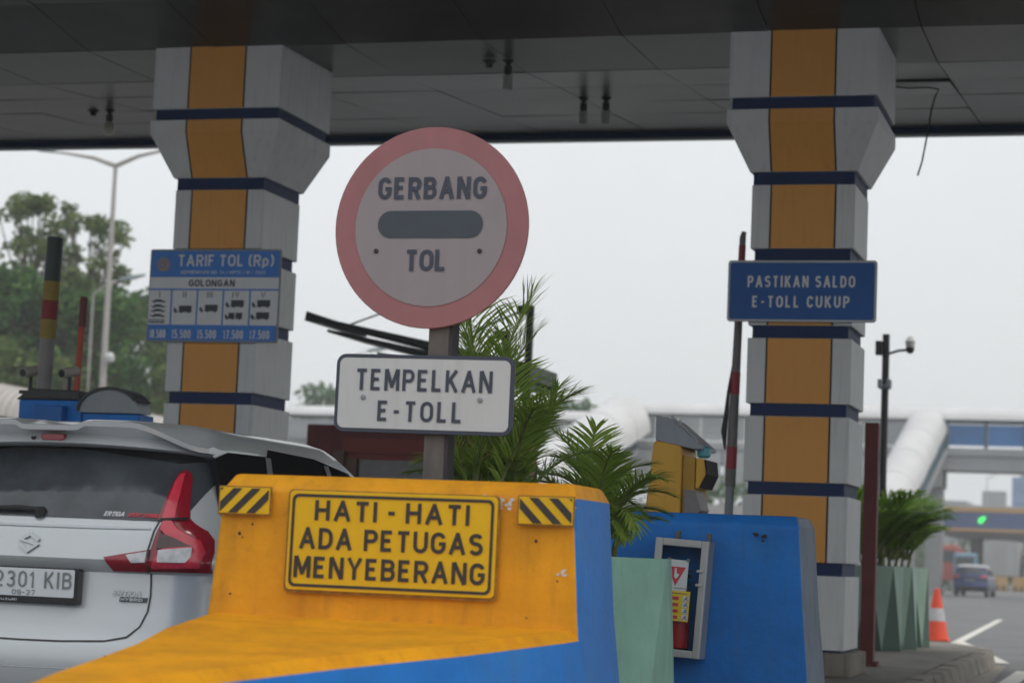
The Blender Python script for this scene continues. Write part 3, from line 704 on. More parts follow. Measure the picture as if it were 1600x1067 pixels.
def palm(loc, label, specs, seed, stems=4, sh=.35, lw=.017, ll=.34, ms=1, leaf=None, group='palms growing in the planters'):
    t = thing('palm_plant', label, 'palm', loc, group=group); rnd = random.Random(seed)
    p = MB()
    for k in range(stems):
        a = 6.28*k/stems+.4; p.tube([(0.10*math.cos(a), .10*math.sin(a), -.06), (.12*math.cos(a), .12*math.sin(a), sh*.5), (.15*math.cos(a), .15*math.sin(a), sh)], [.022, .018, .012], 7)
    p.build('stem', m_stem, t, smooth=True)
    for az, el, Ln, dr in specs:
        p = MB(); frond(p, R(az), R(el), Ln, R(dr), rnd, lw, ll, ms=ms)
        o = p.build('frond', [m_stem, leaf or lf_palm], t); q = rnd.random()*6.28; o.location = (.12*math.cos(q), .12*math.sin(q), rnd.uniform(.15, sh))
    return t
rq = random.Random(5)
palm((-3.09, 10.12, 1.05), 'tall feathery palm behind the white sign',
     [(172, 87, 1.36, 12), (40, 87, 1.12, 26), (350, 80, .78, 60), (175, 80, 1.0, 60), (30, 76, .6, 70), (330, 70, .5, 80), (170, 45, .52, 60), (200, 34, .46, 55), (60, 84, .75, 40), (120, 86, .9, 30), (300, 76, .65, 70), (140, 70, .7, 70), (355, 62, .40, 70), (10, 86, .9, 36), (240, 60, .5, 80), (160, 84, 1.1, 30)], 3, stems=6, sh=.3, lw=.0105, ll=.38, ms=1.35)
palm((-2.80, 11.05, 1.06), 'low bushy palm arching over the mint planter',
     [(0, 58, .52, 85), (20, 44, .45, 70), (345, 60, .46, 110), (310, 66, .42, 140), (290, 60, .40, 150), (270, 64, .45, 140), (60, 72, .5, 70), (120, 76, .62, 60), (160, 70, .62, 70), (200, 66, .55, 100), (240, 62, .45, 130), (330, 74, .52, 90), (10, 74, .52, 70), (90, 84, .6, 40), (180, 82, .66, 50), (215, 76, .55, 90), (350, 30, .42, 40), (320, 48, .36, 120), (175, 60, .6, 50), (300, 80, .5, 60)], 9, stems=5, sh=.2, lw=.0105, ll=.42, ms=1.2)
fsp = lambda s, n, L0: [(360*k/n+s*13, 56+((k*37+s*11) % 34), L0*(.7+.35*((k*29) % 10)/10), 62) for k in range(n)]
for k, (x_, y_, lb) in enumerate(((-3.12, 25.5, 'bright palm in the dark planter nearest the maroon post'), (-3.05, 26.35, 'bright palm in the middle dark planter'), (-3.0, 27.3, 'bright palm in the dark planter beside the cone'))):
    palm((x_, y_, 1.10), lb, fsp(k, 34, .92), 20+k, sh=.2, lw=.03, ll=.42, ms=.7, leaf=lf_bush)

# ------------------------------------------------------------------ extinguisher cabinet
t = thing('extinguisher_cabinet', 'tilted aluminium fire extinguisher cabinet hung on the blue barrier', 'cabinet', (-2.80, 12.575, .57), (R(-1.5), R(3.0), 0))
w_, h_, d_, fr = .315, .675, .15, .043
p = MB()
p.box(0, w_, -.012, 0, 0, h_)                          # back sheet
p.box(0, .012, -d_, -.012, 0, h_); p.box(w_-.012, w_, -d_, -.012, 0, h_); p.box(.012, w_-.012, -d_, -.012, 0, .012); p.box(.012, w_-.012, -d_, -.012, h_-.012, h_)
p.build('case', [m_capg], t, bevel=.003)
p = MB(); y0, y1 = -d_-.028, -d_-.002
p.box(0, fr, y0, y1, 0, h_); p.box(w_-fr, w_, y0, y1, 0, h_); p.box(fr, w_-fr, y0, y1, 0, fr); p.box(fr, w_-fr, y0, y1, h_-fr, h_)
dr = p.build('door_frame', m_alu, t, bevel=.006)
p = MB(); p.box(fr, w_-fr, y0+.012, y0+.016, fr, h_-fr); p.build('glass', glassmat('cabinet_glass', alpha=.07), dr)
for hz in (.42, .50):
    p = MB(); p.box(w_-fr-.014, w_-fr+.022, y0-.012, y0, hz-.008, hz+.008); p.build('latch', m_alu, dr, bevel=.003)
for hx in (.10, .285):
    p = MB(); p.box(hx-.012, hx+.012, -.05, -.01, h_, h_+.05); p.build('hanger', m_post, t, bevel=.003)
p = MB(); p.box(.012, w_-.012, -.018, -.0125, .012, h_-.012); p.build('lining', m_blu, t)
t2 = thing('fire_extinguisher', 'red fire extinguisher inside the aluminium cabinet', 'extinguisher', (-2.635, 12.495, .61))
p = MB(); p.lathe([(.05, 0), (.066, .006), (.068, .03), (.068, .30), (.06, .335), (.03, .37), (.018, .38)], n=20); p.build('cylinder', m_exred, t2, smooth=True)
p = MB(); p.lathe([(.018, .38), (.018, .41)], n=10); p.box(-.012, .07, -.01, .01, .41, .43); p.box(-.012, .075, -.01, .01, .442, .452); p.build('valve', m_cctv, t2)
lab = thing('caution_card', 'white card with a red triangle on the cabinet glass', 'card', (-2.80, 12.575, .57), (R(-1.5), R(3.0), 0))
yy = y0+.0115
p = MB(); p.prism_y(rrect(.066, .205, .375, .555, .008), yy-.004, yy-.001); p.build('card', m_white, lab)
p = MB(); p.poly([(.083, .515), (.192, .515), (.1375, .405)], yy-.0065); p.build('triangle', m_redp, lab)
p = MB(); p.poly([(.129, .507), (.139, .507), (.141, .478), (.158, .473), (.15, .457), (.138, .445), (.126, .46)], yy-.009); p.build('hand_symbol', m_white, lab)
p = MB(); [p.poly(circ(a, .556, .011, 12), yy-.0065) for a in (.092, .202)]; p.poly([(.13, .395), (.215, .395), (.215, .391), (.13, .391)], yy-.0065); p.build('small_marks', m_greyp, lab)
lab = thing('instruction_sticker', 'yellow instruction sticker with red bars on the cabinet door', 'sticker', (-2.80, 12.575, .57), (R(-1.5), R(3.0), 0))
p = MB(); p.box(.058, .232, y0-.002, y0-.0005, .205, .378); p.build('sheet', m_stick, lab)
p = MB(); q = MB(); g_ = MB()
for k in range(4):
    z = .335-k*.036; p.poly(rrect(.066, .168, z-.009, z+.009, .004, 3), y0-.005)
    q.poly([(.19, z-.014), (.226, z-.014), (.226, z+.016), (.19, z+.016)], y0-.005)
    g_.poly([(.066, z-.0135), (.11+.012*k, z-.0135), (.11+.012*k, z-.0115), (.066, z-.0115)], y0-.005)
    g_.poly([(.196, z-.01), (.203, z-.008), (.222, z+.012), (.214, z+.013)], y0-.008); g_.poly([(.205, z+.004), (.221, z-.010), (.224, z-.006), (.21, z+.01)], y0-.0085)
g_.poly([(.068, .366), (.215, .366), (.215, .362), (.068, .362)], y0-.005)
p.build('red_bars', m_redp, lab); q.build('picture_boxes', m_white, lab); g_.build('print', m_greyp, lab)

# ------------------------------------------------------------------ card reader machine, boom, maroon post
t = thing('card_reader_machine', 'yellow toll card reader with sloping grey cap behind the blue barrier', 'toll machine', (-3.25, 15.0, .2))
p = MB(); p.prism_y([(-.29, 0), (.085, 0), (.075, 1.70), (.055, 1.755), (-.115, 1.755), (-.135, 1.74)], -.0, .52); p.build('body', m_mach, t, bevel=.02, seg=3)
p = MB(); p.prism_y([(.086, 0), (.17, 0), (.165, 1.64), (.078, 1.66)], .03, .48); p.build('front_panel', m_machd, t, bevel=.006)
p = MB(); p.prism_y([(-.115, 1.757), (.16, 1.70), (.215, 1.70), (.215, 1.725), (-.02, 1.915), (-.115, 1.93)], -.01, .53); p.build('cap', m_capg, t, bevel=.004)
p = MB(); p.tube([(-.01, -.005, 1.93), (.07, -.005, 1.865), (.17, -.005, 1.775), (.19, -.005, 1.75)], .008, 6); p.tube([(.05, .02, 1.905), (.055, .02, 1.87)], .01, 6); p.build('rail', m_alu, t)
p = MB(); p.prism_y([(.17, 1.43), (.195, 1.425), (.245, 1.53), (.235, 1.62), (.22, 1.635), (.17, 1.64)], .04, .46); hd = p.build('reader_head', m_mach, t, bevel=.006)
p = MB(); p.prism_x([(.07, 1.31), (.43, 1.31), (.43, 1.62), (.07, 1.62)], .0, .006); o = p.build('reader_face', m_screen, hd)
p = MB(); p.prism_y([(.228, 1.63), (.240, 1.63), (.252, 1.53), (.208, 1.432), (.198, 1.432), (.245, 1.53)], .035, .465); o2 = p.build('face_rim', m_screen, hd)
bpy.data.objects.remove(o)
p = MB(); p.lathe([(.03, 1.645), (.05, 1.66), (.05, 1.71), (.03, 1.725)], (.21, .12, 0), 12); p.build('indicator_lens', m_teal, t, smooth=True)
p = MB(); p.prism_y([(.10, 1.24), (.19, 1.235), (.225, 1.275), (.18, 1.41), (.10, 1.42)], -.005, .30); p.build('receipt_hood', m_boom, t, bevel=.006)

t = thing('boom_gate', 'raised grey boom pole with red reflectors beside the right pillar', 'boom gate', (-3.595, 19.1, .2), (0, R(1.2), 0)); t.scale = (1.2, 1.2, 1.15)
p = MB(); p.box(-.16, .16, -.13, .13, 0, .95); p.build('housing', m_mach, t, bevel=.02)
p = MB(); p.tube([(0, -.16, .8), (0, -.16, 1.40)], .033, 12); p.build('hub_sleeve', m_capg, t, smooth=True)
p = MB(); p.tube([(0, -.16, 1.38), (0, -.16, 1.40), (0, -.16, 3.30), (.008, -.16, 3.345)], [.038, .041, .024, .018], 12); p.build('arm', m_boom, t, smooth=True)
for z in (1.60, 2.17, 2.72, 3.15):
    rr = .041-(z-1.4)/1.9*.017
    p = MB(); p.lathe([(rr+.0015, z-.085), (rr+.0013, z+.085)], (0, -.16, 0), 14, caps=False)
    p.build('reflector', m_boomr, t, smooth=True)
p = MB(); p.tube([(-.028, -.16, 2.30), (-.045, -.175, 2.1), (-.05, -.18, 1.95), (-.062, -.18, 1.80), (-.05, -.17, 1.66)], [.006, .012, .018, .024, .008], 8); p.build('cable', m_sock, t, smooth=True)

t = thing('maroon_post', 'square maroon post standing right behind the right pillar', 'post', (-2.60, 21.1, .2))
p = MB(); p.box(-.065, .065, -.065, .065, 0, 2.32); p.build('shaft', m_maroon, t, bevel=.006)
p = MB(); p.box(-.11, .11, -.11, .11, 0, .02); [p.lathe([(.015, .02), (.015, .05)], (a*.085, b*.085, 0), 8) for a in (-1, 1) for b in (-1, 1)]; p.build('base_plate', m_maroon, t)

# ------------------------------------------------------------------ cctv pole, cone
t = thing('cctv_pole', 'black camera pole rising above the palms right of the pillar', 'camera pole', (-3.33, 28.2, .2))
p = MB(); p.tube([(0, 0, 0), (0, 0, 3.95)], .047, 12); p.build('pole', m_cctv, t, smooth=True)
p = MB(); p.box(-.13, -.05, -.06, .06, 3.68, 3.86); p.build('junction_box', m_cctv, t, bevel=.006)
p = MB(); p.tube([(.04, 0, 3.70), (.16, 0, 3.74), (.28, 0, 3.75)], .018, 8); ar = p.build('bracket', m_cctv, t, smooth=True)
p = MB(); p.lathe([(.055, 3.78), (.065, 3.86), (.03, 3.92), (.01, 3.93)], (.31, -.02, 0), 14); dm = p.build('camera_shroud', m_cctvw, t, smooth=True)
p = MB(); p.lathe([(.01, 3.70), (.04, 3.715), (.056, 3.75), (.056, 3.78)], (.31, -.02, 0), 14); p.build('camera_dome', m_cctv, t, smooth=True)
p = MB(); p.lathe([(.075, 3.24), (.075, 3.30)], (0, 0, 0), 12); p.box(-.085, -.03, -.12, .02, 3.25, 3.36); p.box(.03, .085, -.12, .02, 3.25, 3.36); p.build('clamp_cameras', m_capg, t, bevel=.006)
p = MB(); p.tube([(-.07, -.03, 1.2), (-.075, -.03, 2.6)], .018, 8); p.build('conduit', m_cctv, t)

t = thing('traffic_cone', 'orange traffic cone with a grey reflective collar by the planters', 'traffic cone', (-3.42, 36.9, .0))
p = MB(); p.box(-.22, .22, -.22, .22, 0, .04); p.build('base', m_cone, t, bevel=.01)
p = MB(); p.lathe([(.205, .04), (.045, .86), (.03, .865)], n=20); p.build('cone_body', m_cone, t, smooth=True)
p = MB(); p.lathe([(.152, .33), (.111, .54)], n=20, caps=False); p.build('collar', m_conew, t, smooth=True)

# ------------------------------------------------------------------ cars
ip = lambda T, z: (T[0][1] if z <= T[0][0] else T[-1][1] if z >= T[-1][0] else next(a[1]+(b[1]-a[1])*(z-a[0])/(b[0]-a[0]) for a, b in zip(T, T[1:]) if a[0] <= z <= b[0]))
YP = [(.25, .10), (.40, .02), (.50, -.005), (.60, .0), (.66, .03), (.80, .06), (.95, .07), (.985, .04), (1.01, .03), (1.06, .045), (1.15, .075), (1.22, .12), (1.30, .17), (1.45, .28), (1.55, .34), (1.60, .42), (1.635, .58), (1.66, .85), (1.68, 1.15), (1.69, 1.5)]
HW = [(.25, .78), (.3, .81), (.5, .855), (.7, .868), (1.0, .868), (1.1, .858), (1.2, .84), (1.4, .78), (1.5, .75), (1.56, .728), (1.60, .708), (1.635, .675), (1.66, .61), (1.68, .47), (1.69, .25)]
FP = [(.25, 4.25), (.4, 4.36), (.55, 4.40), (.72, 4.36), (.85, 4.22), (.95, 3.95), (1.02, 3.62), (1.2, 3.28), (1.4, 2.86), (1.5, 2.64), (1.56, 2.50), (1.60, 2.40), (1.635, 2.32), (1.66, 2.24), (1.68, 2.12), (1.69, 2.0)]
def cround(u): return .06*u*u+.22*abs(u)**8
def rear_y(x_, z): return ip(YP, z)+cround(min(1, abs(x_)/ip(HW, z)))
def body_mesh(zs, mats, parent, mfun=lambda c: 0):
    us = [-1, -.985, -.96, -.92, -.86, -.78, -.66, -.5, -.33, -.16, 0]; us = us+[-q for q in us[-2::-1]]
    loops = []
    for z in zs:
        h, yr, yf = ip(HW, z), ip(YP, z), ip(FP, z); L_ = [(h*u, yr+cround(u), z) for u in us]
        ya, yb = yr+.28, yf-.30
        L_ += [(h, ya+(yb-ya)*k/14, z) for k in range(1, 14)]
        L_ += [(h*u, yf-.10*u*u-.20*abs(u)**6, z) for u in us[::-1]]
        L_ += [(-h, yb+(ya-yb)*k/14, z) for k in range(1, 14)]
        loops.append(L_)
    b = MB(); b.loft(loops)
    b.m = [mfun([sum(b.v[i][k] for i in f)/len(f) for k in range(3)]) for f in b.f]
    return b.build('body', mats, parent, smooth=True, angle=28)
def drape(name, pts, off, m, parent, cut=.07, skirt=.02, side=None):
    """a thin shell laid on the rear surface (pts = x,z) or on a side (pts = y,z, side = +-1)"""
    bm = bmesh.new(); f = bm.faces.new([bm.verts.new((a, 0, b)) for a, b in pts])
    bmesh.ops.triangulate(bm, faces=[f])
    for _ in range(5):
        es = [e_ for e_ in bm.edges if e_.calc_length() > cut]
        if not es: break
        bmesh.ops.subdivide_edges(bm, edges=es, cuts=1); bmesh.ops.triangulate(bm, faces=bm.faces)
    bd = [e_ for e_ in bm.edges if len(e_.link_faces) == 1]
    r_ = bmesh.ops.extrude_edge_only(bm, edges=bd); sk = set(v for v in r_['geom'] if isinstance(v, bmesh.types.BMVert))
    for v in bm.verts:
        a, z = v.co.x, v.co.z; o_ = -skirt if v in sk else off
        v.co = (a, rear_y(a, z)-o_, z) if side is None else (side*(ip(HW, z)+o_), a, z)
    bmesh.ops.recalc_face_normals(bm, faces=bm.faces)
    for f in bm.faces: f.smooth = True
    for e_ in bm.edges:
        if len(e_.link_faces) == 2 and e_.calc_face_angle(0) > R(40): e_.smooth = False
    me = bpy.data.meshes.new(name); bm.to_mesh(me); bm.free(); me.materials.append(m)
    o = bpy.data.objects.new(name, me); COL.objects.link(o); o.parent = parent
    return o
def line_on(name, pts, wd, off, m, parent):
    P = [Vector(p_) for p_ in pts]; Q = [P[0]]
    for a, b in zip(P, P[1:]):
        k = max(1, int((b-a).length/.04)); Q += [a.lerp(b, (i+1)/k) for i in range(k)]
    q = MB(); ribbon(q, [tuple(p_) for p_ in Q], wd, lambda a, z: (a, rear_y(a, z)-off, z)); return q.build(name, m, parent, smooth=True)
mir = lambda pts: [(-a, b) for a, b in pts][::-1]
def wheel(parent, x_, y_, r_=.31):
    sg = 1 if x_ > 0 else -1
    p = MB(); p.lathe([(.19, -.10), (r_-.03, -.10), (r_, -.07), (r_, .07), (r_-.03, .10), (.19, .10)], n=28); o = p.build('wheel', m_rubber, parent, smooth=True)
    o.location = (x_, y_, r_); o.rotation_euler = (0, R(90), 0)
    q = MB(); q.lathe([(.195, .06), (.18, .085), (.05, .07), (.0, .08)], n=20)
    for k in range(5):
        a = 6.283*k/5; q.tube([(.05*math.cos(a), .05*math.sin(a), .09), (.18*math.cos(a), .18*math.sin(a), .095)], .022, 6)
    ri = q.build('rim', m_silverd, o, smooth=True)
    if sg < 0: ri.rotation_euler = (R(180), 0, 0)
    return o

car = thing('passenger_car', 'silver people carrier waiting in the lane left of the yellow barrier', 'car', (-5.04, 9.15, .0))
zs = [.25, .32, .40, .45, .50, .55, .60, .63, .66, .70, .75, .80, .86, .91, .95, .985, 1.01, 1.035, 1.06, 1.09, 1.12, 1.15, 1.18, 1.22, 1.26, 1.30, 1.35, 1.40, 1.45, 1.50, 1.55, 1.58, 1.60, 1.62, 1.635, 1.65, 1.66, 1.67, 1.68, 1.69]
body_mesh(zs, [m_silver, m_glass, m_cblack], car, lambda c: 1 if (1.03 < c[2] < 1.53 and c[1] > ip(FP, c[2])-.20 and c[2] > 1.02) else 0)
# glass
GL = [(-.70, 1.20), (.70, 1.20), (.755, 1.40), (.72, 1.50), (.62, 1.537), (.3, 1.552), (0, 1.556), (-.3, 1.552), (-.62, 1.537), (-.72, 1.50), (-.755, 1.40)]
rw = drape('rear_window', GL, .006, m_glass, car)
fr_ = [(-.615, 1.505), (-.30, 1.525), (-.26, 1.532), (.10, 1.532), (.16, 1.525), (.60, 1.475), (.70, 1.49), (.62, 1.535), (.3, 1.550), (0, 1.554), (-.3, 1.550), (-.62, 1.535)]
drape('window_shade_band', fr_, .009, m_cblack, rw)
SG = lambda: [(.36, 1.13), (1.0, 1.12), (2.95, 1.07), (2.98, 1.12), (2.22, 1.52), (1.75, 1.575), (1.14, 1.588), (1.09, 1.55), (.60, 1.545), (.42, 1.50)]
for sd_ in (1, -1):
    sg_ = drape('side_window', SG(), .005, m_sglass, car, side=sd_, cut=.25)
    for a, b in (((.96, 1.13), (1.09, 1.545)), ((2.0, 1.11), (1.9, 1.545))):
        drape('window_pillar', [(a[0]-.03, a[1]), (a[0]+.03, a[1]), (b[0]+.03, b[1]), (b[0]-.03, b[1])], .009, m_boom, sg_, side=sd_, cut=.2)
# roof spoiler
p = MB(); loops = []
for k in range(41):
    x_ = -.735+1.47*k/40; a = abs(x_)
    s1 = min(1, max(0, (a-.135)/.055)); s2 = min(1, max(0, (a-.40)/.33)); s2 = s2*s2*(3-2*s2)
    zt = 1.640+.022*s1*s1*(3-2*s1)-.105*s2; yt = .155+.11*(a/.7)**2+.10*s2
    zr = 1.50
    for z_ in [1.50+.005*q for q in range(39)]:
        if ip(HW, z_) >= a-.004: zr = z_
    zr = min(zr+.004, 1.676); zt = min(zt, zr+.004); zb = 1.548-.03*(a/.7)**2; zm = min(zb+.05, zt-.03)
    yb_ = .25+.10*(a/.7)**2+.08*s2
    loops.append([(x_, 1.0, zr-.006), (x_, .62, zr), (x_, .40+.1*s2, zr-.3*max(0, zr-zt)), (x_, yt+.05, zt+.004), (x_, yt, zt-.006), (x_, yt+.004, zt-.030), (x_, yt+.06, max(zm, min(zt-.036, zm+.016))), (x_, yt+.085, zm), (x_, yt+.045, zb+.006), (x_, yt+.055, zb), (x_, .52, zb-.02), (x_, 1.0, zb+.02)])
p.loft(loops); sp = p.build('roof_spoiler', m_silver, car, smooth=True, angle=50)
p = MB(); p.loft([[(a, .200, z) for a, z in rrect(-.062, .062, 1.564, 1.594, .0148)], [(a, .30, z) for a, z in rrect(-.062, .062, 1.564, 1.594, .0148)]]); p.build('high_brake_light', m_lred, sp, bevel=.003)
p = MB(); p.lathe([(.008, 0), (.008, .03)], n=10); o = p.build('washer_nozzle', m_rubber, sp, smooth=True); o.location = (-.105, .200, 1.572); o.rotation_euler = (R(-90), 0, 0)
# lamps
LU = [(.600, 1.205), (.725, 1.215), (.700, 1.30), (.672, 1.40), (.655, 1.436), (.632, 1.446), (.616, 1.436), (.607, 1.40)]
LL = [(.60, .962), (.835, .965), (.838, 1.06), (.828, 1.12), (.80, 1.160), (.755, 1.188), (.735, 1.205), (.726, 1.2145), (.625, 1.2045), (.615, 1.15), (.605, 1.065)]
LI = [(.39, 1.022), (.43, .957), (.598, .96), (.602, 1.064)]
for sgn in (1, -1):
    mm = (lambda q: q) if sgn > 0 else mir
    la = drape('tail_lamp', mm(LL), .011, m_lred, car, cut=.022)
    drape('upper_lens', mm(LU), .013, m_lred, la, cut=.022)
    drape('light_guide', mm([(.620, 1.212), (.672, 1.215), (.655, 1.33), (.638, 1.430), (.622, 1.425), (.614, 1.39), (.618, 1.30)]), .023, m_lred2, la, cut=.022)
    drape('light_guide', mm([(.625, 1.198), (.665, 1.202), (.70, 1.165), (.79, 1.115), (.815, 1.06), (.80, .985), (.62, .975), (.62, .99), (.775, 1.0), (.785, 1.06), (.77, 1.09), (.70, 1.13), (.645, 1.150), (.63, 1.16)]), .025, m_lred2, la, cut=.022)
    drape('dark_lens', mm([(.635, 1.145), (.70, 1.122), (.768, 1.088), (.65, 1.072), (.632, 1.072)]), .027, m_ldark, la, cut=.022)
    drape('clear_lens', mm([(.645, 1.064), (.772, 1.082), (.775, 1.04), (.760, 1.010), (.650, 1.008)]), .031, m_lclear, la, cut=.022)
    drape('boot_lens', mm(LI), .014, m_lred, la, cut=.022)
    drape('reversing_lens', mm([(.50, 1.036), (.594, 1.056), (.592, 1.004), (.53, 1.000)]), .024, m_lclear, la, cut=.022)
    q = MB(); ribbon(q, mm([(.601, .955), (.603, 1.065), (.612, 1.15), (.622, 1.207), (.73, 1.216)]), .010, lambda a, z: (a, rear_y(a, z)-.033, z)); q.build('lamp_seam', m_cblack, la, smooth=True)
# tailgate trim, seams, wiper, emblem, plate
line_on('chrome_strip', [(-.58, 1.163), (-.3, 1.158), (0, 1.157), (.3, 1.158), (.58, 1.163)], .011, .006, m_silverd, car)
line_on('tailgate_seam', [(.602, .955), (.606, .85), (.60, .78), (.575, .71), (.52, .66), (.42, .638), (.2, .628), (0, .626), (-.2, .628), (-.42, .638), (-.52, .66), (-.575, .71), (-.60, .78), (-.606, .85), (-.602, .955)], .008, .003, m_cblack, car)
line_on('bumper_crease', [(-.7, .515), (-.3, .507), (0, .503), (.3, .507), (.7, .515)], .006, .003, m_silverd, car)
p = MB(); p.tube([(-.30, rear_y(-.3, 1.225)-.02, 1.228), (-.1, rear_y(-.1, 1.23)-.022, 1.235), (.03, rear_y(.03, 1.23)-.02, 1.228)], [.010, .014, .012], 8)
p.lathe([(.028, 1.195), (.03, 1.23), (.015, 1.245)], (.012, rear_y(0, 1.22)-.01, 0), 10); p.build('rear_wiper', m_rubber, car, smooth=True)
em = MB(); ribbon(em, [(.046, 1.087), (-.003, 1.117), (-.045, 1.087), (.042, 1.066), (-.003, 1.036), (-.048, 1.066)], .017, lambda a, z: (a, rear_y(0, z)-.012, z))
o = em.build('emblem', m_silverd, car); sm = o.modifiers.new('solid', 'SOLIDIFY'); sm.thickness = .008
p = MB()
for fn_t, s_, a0, a1, z0, z1 in ((None, 'ERTIGA', .425, .565, .846, .872),):
    text(p, s_, a0, a1, z0, z1, .0062, fn=lambda a, z: (a, rear_y(a, z)-.006, z), gap=.25, slant=.25)
p.build('model_badge', m_silverd, car)
p = MB(); text(p, 'HYBRID', .472, .575, .824, .838, .0034, fn=lambda a, z: (a, rear_y(a, z)-.0105, z), gap=.25); bl_ = drape('badge_plaque', [(.462, .820), (.590, .820), (.594, .842), (.466, .842)], .007, m_slate2, car); p.build('plaque_lettering', m_silverd, bl_)
p = MB(); text(p, 'ERTIGA', .335, .437, 1.212, 1.234, .0055, fn=lambda a, z: (a, rear_y(a, z)-.0095, z), gap=.25, slant=.25); p.build('window_lettering', m_plate, rw)
p = MB(); text(p, 'SPORT HYBRID', .452, .60, 1.212, 1.230, .0045, fn=lambda a, z: (a, rear_y(a, z)-.0095, z), gap=.22, slant=.25); p.build('window_lettering', m_redp, rw)
pt = MB(); yq = .018; pt.prism_y(rrect(-.276, .276, .795, .962, .01), yq-.006, yq+.05); plt = pt.build('number_plate', m_cblack, car, bevel=.003)
pt = MB(); pt.prism_y(rrect(-.262, .262, .826, .955, .008), yq-.011, yq-.0065); pt.build('plate_face', m_plate, plt, bevel=.002)
pt = MB(); text(pt, 'B 2301 KIB', -.25, .25, .866, .942, .0105, y=yq-.0135, gap=.42, space=.6); text(pt, '09-27', -.055, .065, .832, .856, .004, y=yq-.0135, gap=.3); pt.build('plate_lettering', m_greyp, plt)
pt = MB(); text(pt, 'SUZUKI', -.13, -.03, .804, .814, .0025, y=yq-.0095, gap=.3); pt.build('frame_lettering', m_plate, plt)
p = MB(); p.lathe([(.011, 0), (.011, .006)], n=12); o = p.build('parking_sensor', m_silverd, car, smooth=True); o.location = (.44, rear_y(.44, .565)-.002, .565); o.rotation_euler = (R(-90), 0, 0)
for x_, y_ in ((.78, .82), (-.78, .82), (.78, 3.55), (-.78, 3.55)):
    wheel(car, x_, y_); sdn = 1 if x_ > 0 else -1
    drape('wheel_arch', [(y_+.36*math.cos(R(a)), .31+.36*math.sin(R(a))) for a in range(-8, 189, 14)], .002, m_rubber, car, side=sdn, cut=.2)
drape('roof_mark', [(.60, 1.562), (.665, 1.556), (.668, 1.563), (.60, 1.569)], .1, m_slate, car) if False else None

suv = thing('blue_suv', 'dark blue car with pale roof driving away towards the far plaza', 'car', (-9.25, 118, 0), (0, 0, R(-3)))
body_mesh([.25, .32, .4, .5, .6, .66, .75, .86, .95, 1.01, 1.06, 1.15, 1.22, 1.3, 1.4, 1.5, 1.55, 1.6, 1.635, 1.66, 1.68, 1.69], [m_car2, m_car2r], suv, lambda c: 1 if c[2] > 1.53 else 0)
drape('rear_window', GL, .006, m_glass, suv, cut=.2)
for sd_ in (1, -1): drape('side_window', SG(), .005, m_glass, suv, side=sd_, cut=.4)
for sgn in (1, -1): drape('tail_lamp', (lambda q: q if sgn > 0 else mir(q))([(.48, 1.0), (.83, .98), (.83, 1.12), (.62, 1.12)]), .012, m_lred2, suv, cut=.1)
drape('number_plate', [(-.26, .82), (.26, .82), (.26, .94), (-.26, .94)], .01, m_greyp, suv, cut=.1)
drape('rear_bumper', [(-.84, .30), (.84, .30), (.845, .52), (-.845, .52)], .012, m_rubber, suv, cut=.15)
for x_, y_ in ((.76, .82), (-.76, .82), (.76, 3.55), (-.76, 3.55)): wheel(suv, x_, y_, .33)
suv.scale = (1.04, 1.0, 1.0)

# ------------------------------------------------------------------ left island: blue machine, striped pole, boom, cameras
t = thing('toll_machine_housing', 'bright blue machine housing with dark rounded roof behind the silver car', 'toll machine', (-8.4, 16.0, .2))
p = MB(); p.box(-.55, .02, 0, .9, 0, 2.02); p.box(.024, .53, .02, .30, 0, 1.92); p.build('cabinet', m_blu, t, bevel=.012)
p = MB(); p.prism_y([(-.57, 2.02), (.01, 2.02), (.01, 2.10), (-.45, 2.11)], -.02, .60); p.build('sloping_roof', m_cctv, t, bevel=.01)
p = MB(); p.prism_y([(-.0+.27+.27*math.cos(R(a)), 1.925+.19*math.sin(R(a))) for a in range(0, 181, 15)], -.01, .22); p.build('rounded_roof', m_capg, t, smooth=True, angle=50)
p = MB(); p.prism_y([(.27+.285*math.cos(R(a)), 1.93+.205*math.sin(R(a))) for a in range(25, 181, 10)]+[(.27+.262*math.cos(R(a)), 1.93+.182*math.sin(R(a))) for a in range(180, 24, -10)], -.03, .24); p.build('roof_edge', m_cctv, t)
p = MB(); p.box(-.36, -.10, -.10, .0, 1.72, 1.97); p.build('front_box', m_blue, t, bevel=.01)
t = thing('striped_pole', 'thick grey pole with dark top and yellow and red bands, on the blue housing', 'pole', (-8.84, 16.2, 2.30), (0, R(1.0), 0))
p = MB(); p.lathe([(.062, 0), (.062, 1.25), (.058, 1.26)], n=20); p.build('shaft', m_boom, t, smooth=True)
for z0, z1, m_, nm in ((.44, .60, m_bandy, 'yellow_band'), (.60, .76, m_bandr, 'red_band'), (.76, .92, m_bandy, 'yellow_band'), (.92, 1.29, m_dsteel, 'dark_sleeve')):
    p = MB(); p.lathe([(.067, z0), (.067, z1), (.062, z1+.002)], n=20); p.build(nm, m_, t, smooth=True)
p = MB(); p.box(-.16, .16, -.12, .12, -.03, .0); p.build('base_plate', m_cctv, t)
t = thing('boom_gate', 'thin red boom raised behind the striped pole', 'boom gate', (-9.10, 17.2, .2), (0, R(1.0), 0))
p = MB(); p.box(-.15, .15, -.15, .15, 0, 1.0); p.build('housing', m_mach, t, bevel=.02)
p = MB(); p.box(-.022, .022, -.02, .02, .9, 2.75); p.build('arm', mat('boom_red_paint', (.50, .055, .02), .5, var=.2), t, bevel=.006)
p = MB(); p.box(-.024, .03, -.025, .025, 2.75, 3.02); p.build('tip', m_maroon, t, bevel=.008)
